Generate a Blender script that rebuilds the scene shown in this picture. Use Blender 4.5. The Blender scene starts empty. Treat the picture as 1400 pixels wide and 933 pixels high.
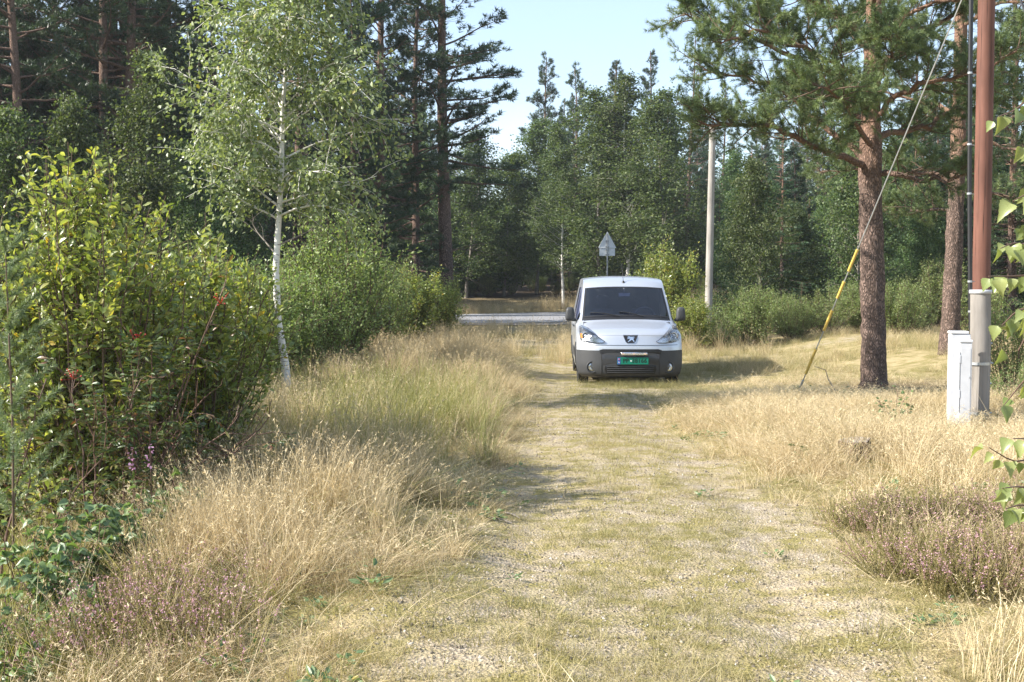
import bpy, math, random
import numpy as np
from mathutils import Vector, Matrix
R = math.radians
random.seed(7)
rng = np.random.default_rng(11)
scn = bpy.context.scene
col = scn.collection

# ------------------------------------------------------------------ camera
CAMH = 1.65
F = 1556.0                       # focal length in pixels of a 1400 px wide frame
PITCH = math.atan((466.5 - 387.0) / F)
cam_d = bpy.data.cameras.new('camera')
cam = bpy.data.objects.new('camera', cam_d)
col.objects.link(cam)
cam_d.sensor_width = 36.0
cam_d.lens = 36.0 * F / 1400.0
cam_d.clip_start = 0.05
cam_d.clip_end = 3000
cam.location = (0, 0, CAMH)
cam.rotation_euler = (math.pi / 2 - PITCH, 0, 0)
scn.camera = cam

# ------------------------------------------------------------------ light
SUN_EL, SUN_AZ = 34.0, 11.0      # azimuth: degrees behind the camera's left
sdir = Vector((-math.cos(R(SUN_AZ)) * math.cos(R(SUN_EL)), -math.sin(R(SUN_AZ)) * math.cos(R(SUN_EL)), math.sin(R(SUN_EL))))
sun_d = bpy.data.lights.new('sun', 'SUN')
sun_d.energy = 5.0
sun_d.angle = R(0.53)
sun_d.color = (1.0, 0.945, 0.85)
sun = bpy.data.objects.new('sun', sun_d)
col.objects.link(sun)
sun.location = (-20, -5, 25)
sun.rotation_euler = sdir.to_track_quat('Z', 'Y').to_euler()

world = bpy.data.worlds.new('World')
scn.world = world
world.use_nodes = True
wt = world.node_tree
wt.nodes.clear()
wo = wt.nodes.new('ShaderNodeOutputWorld')
bg = wt.nodes.new('ShaderNodeBackground')
bg.inputs['Strength'].default_value = 0.115
sky = wt.nodes.new('ShaderNodeTexSky')
sky.sky_type = 'NISHITA'
sky.sun_disc = False
sky.sun_elevation = R(SUN_EL)
sky.sun_rotation = math.atan2(sdir.x, sdir.y)
sky.air_density = 1.0
sky.dust_density = 0.8
sky.ozone_density = 1.2
# thin procedural clouds
tc = wt.nodes.new('ShaderNodeTexCoord')
mp = wt.nodes.new('ShaderNodeMapping')
mp.inputs['Scale'].default_value = (1.6, 1.6, 4.5)
nz = wt.nodes.new('ShaderNodeTexNoise')
nz.inputs['Scale'].default_value = 2.3
nz.inputs['Detail'].default_value = 7
nz.inputs['Roughness'].default_value = 0.58
cr = wt.nodes.new('ShaderNodeValToRGB')
cr.color_ramp.elements[0].position = 0.54
cr.color_ramp.elements[0].color = (0.22, 0.22, 0.22, 1)
cr.color_ramp.elements[1].position = 0.80
cr.color_ramp.elements[1].color = (.8, .8, .8, 1)
mx = wt.nodes.new('ShaderNodeMix')
mx.data_type = 'RGBA'
mx.inputs['B'].default_value = (4.4, 5.0, 5.9, 1)
wt.links.new(tc.outputs['Generated'], mp.inputs['Vector'])
wt.links.new(mp.outputs[0], nz.inputs['Vector'])
wt.links.new(nz.outputs['Fac'], cr.inputs[0])
wt.links.new(cr.outputs[0], mx.inputs['Factor'])
wt.links.new(sky.outputs[0], mx.inputs['A'])
wt.links.new(mx.outputs['Result'], bg.inputs['Color'])
wt.links.new(bg.outputs[0], wo.inputs['Surface'])

vs = scn.view_settings
vs.view_transform = 'Standard'
vs.look = 'None'
vs.exposure = 1.27
vs.gamma = 1.0
vs.use_curve_mapping = False
cy = scn.cycles
cy.max_bounces = 6
cy.diffuse_bounces = 3
cy.glossy_bounces = 3
cy.transmission_bounces = 3
cy.transparent_max_bounces = 8
cy.caustics_reflective = False
cy.caustics_refractive = False
cy.use_denoising = True
cy.denoising_prefilter = 'ACCURATE'
cy.denoising_input_passes = 'RGB_ALBEDO_NORMAL'
cy.sample_clamp_indirect = 4.0
cy.use_adaptive_sampling = False


def at(px, py, Y):
    """the point at depth Y that the photograph shows at (px, py)"""
    u, v = (px - 700.0) / F, (466.5 - py) / F
    c, s = math.cos(PITCH), math.sin(PITCH)
    d = Vector((u, c + s * v, -s + c * v))
    return Vector((0, 0, CAMH)) + d * (Y / d.y)


def xat(px, Y):
    return (px - 700.0) / F * Y


# ------------------------------------------------------------------ noise, terrain
def sstep(a, b, x):
    t = np.clip((np.asarray(x, float) - a) / (b - a), 0, 1)
    return t * t * (3 - 2 * t)


def _hash(ix, iy, seed):
    h = (ix.astype(np.int64) * 374761393 + iy.astype(np.int64) * 668265263 + seed * 1442695041) & 0xffffffff
    h = ((h ^ (h >> 13)) * 1274126177) & 0xffffffff
    return ((h ^ (h >> 16)) & 0xffff) / 65535.0


def vnoise(x, y, seed=0):
    x = np.asarray(x, float); y = np.asarray(y, float)
    ix, iy = np.floor(x), np.floor(y)
    fx, fy = x - ix, y - iy
    fx = fx * fx * (3 - 2 * fx); fy = fy * fy * (3 - 2 * fy)
    a = _hash(ix, iy, seed); b = _hash(ix + 1, iy, seed)
    c = _hash(ix, iy + 1, seed); d = _hash(ix + 1, iy + 1, seed)
    return (a * (1 - fx) + b * fx) * (1 - fy) + (c * (1 - fx) + d * fx) * fy


def fnoise(x, y, seed=0, oct=3):
    s, a, t = 0, 1.0, 0
    for k in range(oct):
        s = s + a * vnoise(x * 2 ** k, y * 2 ** k, seed + k * 17); t += a; a *= 0.5
    return s / t


def edge_left(Y):      # where the verge breaks into the ditch on the left
    return np.interp(Y, [0, 4.5, 6, 8, 10, 16, 25, 36], [-1.1, -1.38, -1.88, -2.3, -2.6, -3.0, -2.8, -4.0])


def track_l(Y):
    return np.interp(Y, [0, 4.5, 7, 9.5, 13, 17.5, 25, 33, 40], [-0.95, -0.72, -0.38, -0.12, 0.08, 0.25, 0.0, -0.9, -2.5])


def track_r(Y):
    return np.interp(Y, [0, 4.5, 8, 10, 13, 16, 24, 40], [1.55, 1.75, 2.2, 2.05, 1.8, 2.3, 3.6, 4.0])


def terrain(x, y):
    x = np.asarray(x, float); y = np.asarray(y, float)
    near = 1 - sstep(30, 42, y)
    d = edge_left(y) - x
    h = -1.05 * sstep(-0.3, 3.2, d) * near
    h = h + 0.10 * np.exp(-((x - (edge_left(y) + 1.2)) / 0.8) ** 2) * near          # low bank of the verge
    h = h + 0.05 * np.exp(-((x - (track_r(y) + 1.6)) / 1.1) ** 2) * sstep(8, 11, y) * (1 - sstep(15, 18, y))
    h = h + 0.32 * sstep(6.0, 9.0, x) * sstep(17, 22, y) * (1 - sstep(32, 45, y))
    far = sstep(63.5, 70, y - 0.16 * np.clip(x, -30, 40))
    h = h + 0.75 * far + 0.055 * np.clip(y - 70, 0, 200) * far
    fl = sstep(17, 40, -x) * sstep(20, 30, y)
    h = h + 1.2 * fl
    flat = 1 - sstep(40, 46, y) * (1 - sstep(64, 67, y))
    h = h + 0.035 * (fnoise(x * 1.7, y * 1.7, 5) - 0.5) * flat + 0.12 * (fnoise(x * 0.35, y * 0.35, 9) - 0.5) * flat * (0.3 + 0.7 * sstep(0.3, 1.5, np.abs(x - (track_l(y) + track_r(y)) / 2) - 1.0))
    vf = np.exp(-(((x - 2.05) / 1.6) ** 2) ** 2 - (((y - 21.2) / 3.2) ** 2) ** 2)
    h = h * (1 - vf) - 0.10 * vf
    wx = (x - (track_l(y) + track_r(y)) / 2)
    h = h - 0.025 * (1 - vf) * (np.exp(-((wx - 0.75) / 0.25) ** 2) + np.exp(-((wx + 0.75) / 0.25) ** 2)) * near
    return h


def gz(x, y):
    return float(terrain(np.array([x]), np.array([y]))[0])


# ------------------------------------------------------------------ mesh builder
class MB:
    def __init__(self):
        self.v, self.f3, self.f4, self.r, self.m3, self.m4, self.n = [], [], [], [], [], [], 0

    def add(self, v, f, rnd=0.5, mi=0):
        v = np.asarray(v, np.float32).reshape(-1, 3)
        f = np.asarray(f, np.int64)
        self.v.append(v)
        self.r.append(np.broadcast_to(np.asarray(rnd, np.float32), (len(v),)))
        if f.shape[1] == 3:
            self.f3.append(f + self.n); self.m3.append(np.full(len(f), mi, np.int32))
        else:
            self.f4.append(f + self.n); self.m4.append(np.full(len(f), mi, np.int32))
        self.n += len(v)
        return self

    def poly(self, pts, rnd=0.5, mi=0):            # a fan-filled convex outline
        n = len(pts)
        c = np.mean(np.array(pts, float), axis=0)
        self.add(list(map(tuple, pts)) + [tuple(c)], [(i, (i + 1) % n, n) for i in range(n)], rnd, mi)

    def prism(self, pts, d, rnd=0.5, mi=0):        # outline pts pushed by vector d
        n = len(pts); a = np.array(pts, float); b = a + np.array(d, float)
        self.poly(a[::-1], rnd, mi); self.poly(b, rnd, mi)
        self.add(np.vstack([a, b]), [(i, (i + 1) % n, n + (i + 1) % n, n + i) for i in range(n)], rnd, mi)

    def box(self, lo, hi, rnd=0.5, mi=0, bev=0.0):
        x0, y0, z0 = lo; x1, y1, z1 = hi
        if bev <= 0:
            v = [(x, y, z) for z in (z0, z1) for y in (y0, y1) for x in (x0, x1)]
            self.add(v, [(0, 2, 3, 1), (4, 5, 7, 6), (0, 1, 5, 4), (1, 3, 7, 5), (3, 2, 6, 7), (2, 0, 4, 6)], rnd, mi)
            return self
        b = bev
        ring = [(x0 + b, y0), (x1 - b, y0), (x1, y0 + b), (x1, y1 - b), (x1 - b, y1), (x0 + b, y1), (x0, y1 - b), (x0, y0 + b)]
        cx, cy_ = (x0 + x1) / 2, (y0 + y1) / 2
        def ins(k):
            return [(cx + (x - cx) * (1 - k / max((x1 - x0) / 2, 1e-6)), cy_ + (y - cy_) * (1 - k / max((y1 - y0) / 2, 1e-6))) for x, y in ring]
        rows = [(ins(b), z0), (ring, z0 + b), (ring, z1 - b), (ins(b), z1)]
        v = [(x, y, z) for rg, z in rows for x, y in rg]
        f = [(r * 8 + i, r * 8 + (i + 1) % 8, (r + 1) * 8 + (i + 1) % 8, (r + 1) * 8 + i) for r in range(3) for i in range(8)]
        self.add(v, f, rnd, mi)
        self.poly([(x, y, z0) for x, y in rows[0][0]][::-1], rnd, mi)
        self.poly([(x, y, z1) for x, y in rows[3][0]], rnd, mi)
        return self

    def tube(self, path, rad, sides=6, rnd=0.5, mi=0, caps=True):
        p = np.array([tuple(q) for q in path], float); n = len(p)
        rad = np.broadcast_to(np.asarray(rad, float), (n,))
        t = np.gradient(p, axis=0); t /= np.linalg.norm(t, axis=1)[:, None] + 1e-12
        ref = np.array([0, 0, 1.0]) if abs(t[:, 2]).mean() < 0.85 else np.array([1.0, 0, 0])
        a = np.cross(t, ref); a /= np.linalg.norm(a, axis=1)[:, None] + 1e-12
        b = np.cross(t, a)
        th = np.arange(sides) / sides * 2 * np.pi
        v = p[:, None] + rad[:, None, None] * (np.cos(th)[None, :, None] * a[:, None] + np.sin(th)[None, :, None] * b[:, None])
        i, j = np.meshgrid(np.arange(n - 1), np.arange(sides), indexing='ij')
        j2 = (j + 1) % sides
        f = np.stack([i * sides + j, (i + 1) * sides + j, (i + 1) * sides + j2, i * sides + j2], -1).reshape(-1, 4)
        self.add(v.reshape(-1, 3), f, rnd, mi)
        if caps and sides > 3:
            self.poly(v[0], rnd, mi); self.poly(v[-1][::-1], rnd, mi)
        return self

    def lathe(self, prof, centre, axis=(0, 0, 1), n=24, rnd=0.5, mi=0):   # prof: (radius, along axis)
        ax = Vector(axis).normalized()
        a = ax.orthogonal().normalized(); b = ax.cross(a)
        v = []
        for r, h in prof:
            for k in range(n):
                t = 2 * math.pi * k / n
                v.append(tuple(Vector(centre) + ax * h + (a * math.cos(t) + b * math.sin(t)) * r))
        f = [(i * n + k, i * n + (k + 1) % n, (i + 1) * n + (k + 1) % n, (i + 1) * n + k) for i in range(len(prof) - 1) for k in range(n)]
        self.add(v, f, rnd, mi)
        return self

    def grid(self, P, rnd=0.5, mi=0, flip=False):
        P = np.asarray(P, float); n, m = P.shape[:2]
        i, j = np.meshgrid(np.arange(n - 1), np.arange(m - 1), indexing='ij')
        f = np.stack([i * m + j, i * m + j + 1, (i + 1) * m + j + 1, (i + 1) * m + j], -1).reshape(-1, 4)
        if flip: f = f[:, ::-1]
        self.add(P.reshape(-1, 3), f, rnd, mi)
        return self

    def mesh(self, name, mats, smooth=False):
        if not isinstance(mats, (list, tuple)): mats = [mats]
        me = bpy.data.meshes.new(name)
        if not self.v:
            return me
        v = np.concatenate(self.v)
        t = np.concatenate(self.f3) if self.f3 else np.zeros((0, 3), np.int64)
        q = np.concatenate(self.f4) if self.f4 else np.zeros((0, 4), np.int64)
        me.vertices.add(len(v)); me.vertices.foreach_set('co', v.ravel())
        nl = t.size + q.size
        me.loops.add(nl)
        me.loops.foreach_set('vertex_index', np.concatenate([t.ravel(), q.ravel()]).astype(np.int32))
        nf = len(t) + len(q)
        me.polygons.add(nf)
        starts = np.concatenate([np.arange(len(t)) * 3, t.size + np.arange(len(q)) * 4]).astype(np.int32)
        me.polygons.foreach_set('loop_start', starts)
        me.polygons.foreach_set('material_index', np.concatenate(self.m3 + self.m4).astype(np.int32))
        me.polygons.foreach_set('use_smooth', np.full(nf, bool(smooth)))
        at_ = me.attributes.new('rnd', 'FLOAT', 'POINT')
        at_.data.foreach_set('value', np.concatenate(self.r).astype(np.float32))
        for m in mats: me.materials.append(m)
        me.update(calc_edges=True)
        return me

    def obj(self, name, mats, parent=None, smooth=False, loc=None):
        return link(name, self.mesh(name, mats, smooth), parent, loc)


def link(name, me, parent=None, loc=None):
    o = bpy.data.objects.new(name, me)
    col.objects.link(o)
    if parent is not None: o.parent = parent
    if loc is not None: o.location = loc
    return o


def tag(o, label=None, cat=None, group=None, kind=None):
    if label: o['label'] = label
    if cat: o['category'] = cat
    if group: o['group'] = group
    if kind: o['kind'] = kind
    return o


def thing(name, label, cat, loc=(0, 0, 0), rz=0.0, group=None, scale=1.0):
    o = bpy.data.objects.new(name, None)
    col.objects.link(o)
    o.empty_display_size = 0.2
    o.location = loc
    o.rotation_euler = (0, 0, rz)
    o.scale = (scale,) * 3 if not hasattr(scale, '__len__') else scale
    return tag(o, label, cat, group)


# ------------------------------------------------------------------ materials
class NT:
    def __init__(self, name):
        self.m = bpy.data.materials.new(name)
        self.m.use_nodes = True
        self.t = self.m.node_tree
        self.t.nodes.clear()
        self.out = self.t.nodes.new('ShaderNodeOutputMaterial')

    def n(self, typ, **kw):
        nd = self.t.nodes.new('ShaderNode' + typ)
        for k, v in kw.items():
            if hasattr(nd, k): setattr(nd, k, v)
        return nd

    def set(self, nd, **kw):
        for k, v in kw.items():
            s = nd.inputs[k.replace('_', ' ')]
            if hasattr(v, 'is_output'): self.t.links.new(v, s)
            else: s.default_value = v
        return nd

    def L(self, a, b): self.t.links.new(a, b)

    def coord(self, scale=(1, 1, 1), which='Object'):
        c = self.n('TexCoord'); mpn = self.n('Mapping')
        mpn.inputs['Scale'].default_value = scale
        self.L(c.outputs[which], mpn.inputs['Vector'])
        return mpn.outputs[0]

    def noise(self, vec, scale, detail=4, rough=0.55):
        nd = self.n('TexNoise'); self.L(vec, nd.inputs['Vector'])
        nd.inputs['Scale'].default_value = scale; nd.inputs['Detail'].default_value = detail; nd.inputs['Roughness'].default_value = rough
        return nd.outputs['Fac']

    def ramp(self, fac, stops):
        nd = self.n('ValToRGB'); e = nd.color_ramp.elements
        while len(e) < len(stops): e.new(0.5)
        for i, (p, c) in enumerate(stops):
            e[i].position = p
            e[i].color = (c, c, c, 1) if not hasattr(c, '__len__') else (*c[:3], 1)
        self.L(fac, nd.inputs[0])
        return nd.outputs[0]

    def mix(self, fac, a, b, mode='MIX'):
        nd = self.n('Mix'); nd.data_type = 'RGBA'; nd.blend_type = mode
        for s, v in (('Factor', fac), ('A', a), ('B', b)):
            if hasattr(v, 'is_output'): self.L(v, nd.inputs[s])
            elif s == 'Factor': nd.inputs[s].default_value = v
            else: nd.inputs[s].default_value = (*v[:3], 1)
        return nd.outputs['Result']

    def math(self, op, a, b=0.0, c=0.0, clamp=False):
        nd = self.n('Math'); nd.operation = op; nd.use_clamp = clamp
        for i, v in enumerate((a, b, c)):
            if hasattr(v, 'is_output'): self.L(v, nd.inputs[i])
            else: nd.inputs[i].default_value = v
        return nd.outputs[0]

    def attr(self, name, typ='GEOMETRY'):
        nd = self.n('Attribute'); nd.attribute_name = name; nd.attribute_type = typ
        return nd.outputs['Fac']

    def bsdf(self, base, rough=0.6, spec=0.4, metal=0.0, bump=None, bstr=0.4, bdist=0.02, coat=0.0):
        p = self.n('BsdfPrincipled')
        for s, v in (('Base Color', base), ('Roughness', rough), ('Specular IOR Level', spec), ('Metallic', metal), ('Coat Weight', coat)):
            if hasattr(v, 'is_output'): self.L(v, p.inputs[s])
            elif s == 'Base Color': p.inputs[s].default_value = (*v[:3], 1)
            else: p.inputs[s].default_value = v
        if bump is not None:
            b = self.n('Bump'); b.inputs['Strength'].default_value = bstr; b.inputs['Distance'].default_value = bdist
            self.L(bump, b.inputs['Height']); self.L(b.outputs[0], p.inputs['Normal'])
        return p

    def done(self, sh):
        self.L(sh.outputs[0] if hasattr(sh, 'outputs') else sh, self.out.inputs['Surface'])
        return self.m


def leafmat(name, stops, trans=0.38, rough=0.5, spec=0.35, tboost=(1.25, 1.35, 0.55), objvar=0.0, inst=None, veins=0):
    """leaf or blade: its colour by a per-leaf random number, light passing through"""
    k = NT(name)
    r = k.attr('rnd')
    if inst:
        r = k.math('ADD', k.math('MULTIPLY', r, 0.45), k.math('MULTIPLY', k.attr(inst, 'INSTANCER'), 0.55))
    c = k.ramp(r, stops)
    if objvar:
        oi = k.n('ObjectInfo')
        hs = k.n('HueSaturation')
        k.L(c, hs.inputs['Color'])
        k.L(k.math('MULTIPLY_ADD', oi.outputs['Random'], objvar * 0.08, 0.5 - objvar * 0.045), hs.inputs['Hue'])
        k.L(k.math('MULTIPLY_ADD', oi.outputs['Random'], objvar * 0.7, 1 - objvar * 0.35), hs.inputs['Value'])
        c = hs.outputs[0]
    if veins:                                   # midrib and side veins of a blade that lies along its own X axis
        sx = k.n('SeparateXYZ'); tcn = k.n('TexCoord'); k.L(tcn.outputs['Object'], sx.inputs[0])
        ay = k.math('ABSOLUTE', sx.outputs['Y'])
        wv = k.math('SINE', k.math('MULTIPLY', k.math('SUBTRACT', sx.outputs['X'], k.math('MULTIPLY', ay, 0.9)), 6.283 / veins))
        vn = k.math('MULTIPLY', k.ramp(wv, [(0.55, 0.0), (1.0, 1.0)]), 0.30)
        mr = k.ramp(k.math('MULTIPLY', ay, 1000.0 * .0055 / veins), [(0.35, 0.65), (0.9, 0.0)])
        spot = k.ramp(k.noise(tcn.outputs['Object'], 140, 3, .6), [(0.58, 0.0), (0.75, 0.35)])
        c = k.mix(spot, c, (0.16, 0.12, 0.04))
        c = k.mix(k.math('MAXIMUM', vn, mr), c, k.mix(0.5, c, (0.42, 0.46, 0.24)))
    p = k.bsdf(c, rough, spec)
    t = k.n('BsdfTranslucent')
    k.L(k.mix(1.0, c, tboost, 'MULTIPLY'), t.inputs['Color'])
    ms = k.n('MixShader'); ms.inputs[0].default_value = trans
    k.L(p.outputs[0], ms.inputs[1]); k.L(t.outputs[0], ms.inputs[2])
    return k.done(ms)


def plain(name, c, rough=0.6, spec=0.4, metal=0.0, coat=0.0, dirt=0.12, dscale=9.0):
    k = NT(name)
    nse = k.noise(k.coord(), dscale, 5, 0.62)
    cc = k.mix(k.ramp(nse, [(0.35, 0.0), (0.75, 1.0)]), c, tuple(x * (1 - dirt) for x in c))
    return k.done(k.bsdf(cc, k.math('MULTIPLY_ADD', nse, 0.15, rough - 0.07), spec, metal, coat=coat))


M = {}
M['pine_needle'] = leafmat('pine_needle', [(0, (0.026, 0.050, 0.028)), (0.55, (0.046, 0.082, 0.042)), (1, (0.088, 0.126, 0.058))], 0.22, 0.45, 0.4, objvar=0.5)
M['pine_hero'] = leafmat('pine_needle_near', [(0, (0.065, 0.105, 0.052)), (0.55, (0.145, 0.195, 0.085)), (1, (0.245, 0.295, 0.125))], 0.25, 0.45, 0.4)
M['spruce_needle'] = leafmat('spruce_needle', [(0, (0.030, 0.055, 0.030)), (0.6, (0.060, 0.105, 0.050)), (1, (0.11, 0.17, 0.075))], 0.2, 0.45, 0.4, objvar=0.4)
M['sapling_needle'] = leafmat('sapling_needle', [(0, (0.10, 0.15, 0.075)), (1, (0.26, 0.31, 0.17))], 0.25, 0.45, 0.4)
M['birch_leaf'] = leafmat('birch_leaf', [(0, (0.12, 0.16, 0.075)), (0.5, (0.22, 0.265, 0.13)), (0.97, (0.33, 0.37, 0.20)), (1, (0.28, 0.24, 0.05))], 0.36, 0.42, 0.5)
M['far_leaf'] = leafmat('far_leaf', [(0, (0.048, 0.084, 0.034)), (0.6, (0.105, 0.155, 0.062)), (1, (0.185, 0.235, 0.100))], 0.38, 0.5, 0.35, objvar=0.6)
M['willow_leaf'] = leafmat('willow_leaf', [(0, (0.11, 0.16, 0.045)), (0.35, (0.23, 0.28, 0.085)), (0.9, (0.35, 0.38, 0.15)), (0.97, (0.38, 0.34, 0.08)), (1, (0.46, 0.33, 0.05))], 0.44, 0.33, 0.65, (1.35, 1.35, 0.5))
M['bush_leaf'] = leafmat('bush_leaf', [(0, (0.12, 0.17, 0.06)), (0.6, (0.23, 0.29, 0.115)), (1, (0.34, 0.39, 0.18))], 0.38, 0.45, 0.4, objvar=0.35)
M['rowan_leaf'] = leafmat('rowan_leaf', [(0, (0.050, 0.090, 0.030)), (0.6, (0.10, 0.135, 0.045)), (0.9, (0.16, 0.15, 0.06)), (1, (0.19, 0.08, 0.05))], 0.3, 0.4, 0.5)
M['herb_leaf'] = leafmat('herb_leaf', [(0, (0.10, 0.165, 0.075)), (0.6, (0.19, 0.26, 0.13)), (0.93, (0.16, 0.23, 0.08)), (1, (0.42, 0.34, 0.07))], 0.34, 0.42, 0.5)
M['near_leaf'] = leafmat('near_birch_leaf', [(0, (0.17, 0.225, 0.075)), (1, (0.31, 0.34, 0.145))], 0.38, 0.33, 0.5, (1.3, 1.3, 0.5), veins=.0055)
M['berry'] = plain('red_berry', (0.55, 0.035, 0.03), 0.3, 0.5)
M['pink'] = leafmat('pink_petal', [(0, (0.50, 0.27, 0.44)), (1, (0.70, 0.45, 0.62))], 0.35, 0.6, 0.2, (1.2, 1.0, 1.2))
STRAW = [(0, (0.20, 0.15, 0.085)), (0.35, (0.42, 0.335, 0.195)), (0.7, (0.62, 0.515, 0.325)), (1, (0.76, 0.66, 0.45))]
M['straw'] = leafmat('dry_grass', STRAW, 0.32, 0.55, 0.35, (1.08, 1.0, 0.82), inst='tint')
M['green_grass'] = leafmat('green_grass', [(0, (0.12, 0.155, 0.045)), (0.5, (0.27, 0.27, 0.11)), (1, (0.45, 0.40, 0.20))], 0.36, 0.5, 0.35, (1.2, 1.2, 0.6), inst='tint')
M['short_grass'] = leafmat('short_grass', [(0, (0.12, 0.13, 0.045)), (0.35, (0.235, 0.225, 0.10)), (0.7, (0.39, 0.34, 0.18)), (1, (0.55, 0.47, 0.29))], 0.34, 0.55, 0.3, (1.2, 1.15, 0.6), inst='tint')
M['heather_green'] = leafmat('heather_sprig', [(0, (0.11, 0.095, 0.04)), (0.5, (0.235, 0.215, 0.085)), (1, (0.37, 0.29, 0.15))], 0.25, 0.6, 0.2, inst='tint')
M['heather_pink'] = leafmat('heather_flower', [(0, (0.36, 0.22, 0.17)), (0.55, (0.52, 0.33, 0.34)), (1, (0.74, 0.46, 0.58))], 0.3, 0.6, 0.2, (1.2, 1.0, 1.2), inst='tint')
M['twig'] = plain('twig_bark', (0.15, 0.105, 0.075), 0.8, 0.2, dirt=0.4)
M['red_twig'] = plain('reddish_stem', (0.15, 0.09, 0.065), 0.6, 0.3, dirt=0.3)
M['grey_twig'] = plain('grey_twig_bark', (0.26, 0.23, 0.20), 0.8, 0.2, dirt=0.35)


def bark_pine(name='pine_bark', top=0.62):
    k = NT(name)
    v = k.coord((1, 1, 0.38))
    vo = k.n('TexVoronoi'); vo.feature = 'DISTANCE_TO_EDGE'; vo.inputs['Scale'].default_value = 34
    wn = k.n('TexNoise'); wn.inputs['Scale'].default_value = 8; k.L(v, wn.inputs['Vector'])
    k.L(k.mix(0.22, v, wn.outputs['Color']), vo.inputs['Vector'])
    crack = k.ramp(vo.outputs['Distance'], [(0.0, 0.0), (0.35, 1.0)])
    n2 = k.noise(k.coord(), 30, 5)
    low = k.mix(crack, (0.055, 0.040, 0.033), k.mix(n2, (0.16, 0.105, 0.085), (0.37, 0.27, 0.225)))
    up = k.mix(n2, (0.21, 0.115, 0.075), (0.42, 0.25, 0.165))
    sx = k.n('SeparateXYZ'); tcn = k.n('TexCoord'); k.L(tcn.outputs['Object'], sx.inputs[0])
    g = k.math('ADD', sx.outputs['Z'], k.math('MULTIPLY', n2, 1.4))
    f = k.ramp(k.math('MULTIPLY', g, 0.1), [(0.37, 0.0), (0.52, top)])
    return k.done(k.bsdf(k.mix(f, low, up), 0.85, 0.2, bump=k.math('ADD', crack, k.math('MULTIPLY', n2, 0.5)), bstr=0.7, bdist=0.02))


def bark_birch():
    k = NT('birch_bark')
    n1 = k.noise(k.coord((7, 7, 45)), 1.0, 4, 0.6)
    n2 = k.noise(k.coord((1, 1, 1)), 5.0, 4)
    c = k.mix(n2, (0.66, 0.62, 0.57), (0.80, 0.78, 0.74))
    c = k.mix(k.ramp(n1, [(0.60, 0.0), (0.66, 1.0)]), c, (0.06, 0.05, 0.045))
    sx = k.n('SeparateXYZ'); tcn = k.n('TexCoord'); k.L(tcn.outputs['Object'], sx.inputs[0])
    base = k.ramp(k.math('ADD', k.math('MULTIPLY', sx.outputs['Z'], 1.6), k.math('MULTIPLY', n2, 0.5)), [(0.3, 1.0), (0.75, 0.0)])
    c = k.mix(k.math('MULTIPLY', base, 0.75), c, (0.16, 0.12, 0.09))
    return k.done(k.bsdf(c, 0.6, 0.3, bump=n1, bstr=0.2, bdist=0.01))


M['pine_bark'] = bark_pine()
M['dark_bark'] = bark_pine('grey_brown_pine_bark', 0.22)  # background pines: grey-brown bark, less orange higher up
M['birch_bark'] = bark_birch()


def woodmat(name, c1, c2, sc=1.0, stain=None):
    k = NT(name)
    n1 = k.noise(k.coord((26 * sc, 26 * sc, 0.9)), 1.0, 5, 0.6)
    n2 = k.noise(k.coord((5, 5, 1.2)), 1.0, 4)
    c = k.mix(n1, c1, c2)
    c = k.mix(k.ramp(n2, [(0.42, 0.0), (0.72, 0.65)]), c, stain or tuple(x * 0.45 for x in c1))
    crack = k.ramp(k.noise(k.coord((60 * sc, 60 * sc, 0.8)), 1.0, 3, 0.7), [(0.32, 0.0), (0.40, 1.0)])
    c = k.mix(crack, tuple(x * 0.35 for x in c1), c)
    return k.done(k.bsdf(c, 0.75, 0.3, bump=k.math('ADD', n1, crack), bstr=0.35, bdist=0.008))


M['brown_pole'] = woodmat('creosoted_wood', (0.125, 0.056, 0.040), (0.215, 0.098, 0.070))
M['grey_wood'] = woodmat('weathered_wood', (0.20, 0.18, 0.16), (0.34, 0.315, 0.29))
M['pale_pole'] = woodmat('pale_weathered_wood', (0.28, 0.255, 0.23), (0.44, 0.41, 0.375))
M['stump_top'] = plain('cut_wood', (0.34, 0.30, 0.27), 0.8, 0.2, dirt=0.5, dscale=25)
M['cab'] = plain('white_painted_metal', (0.56, 0.57, 0.60), 0.42, 0.45, dirt=0.16, dscale=7)
M['galv'] = plain('galvanised_steel', (0.52, 0.54, 0.56), 0.45, 0.5, 0.75, dirt=0.25)
M['sign_back'] = plain('sign_back_metal', (0.80, 0.82, 0.83), 0.5, 0.5, 0.0, dirt=0.15)
M['black_cable'] = plain('black_plastic', (0.022, 0.022, 0.024), 0.45, 0.45, dirt=0.3)
M['yellow'] = plain('yellow_plastic', (0.62, 0.44, 0.11), 0.45, 0.45, dirt=0.3, dscale=20)


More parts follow.
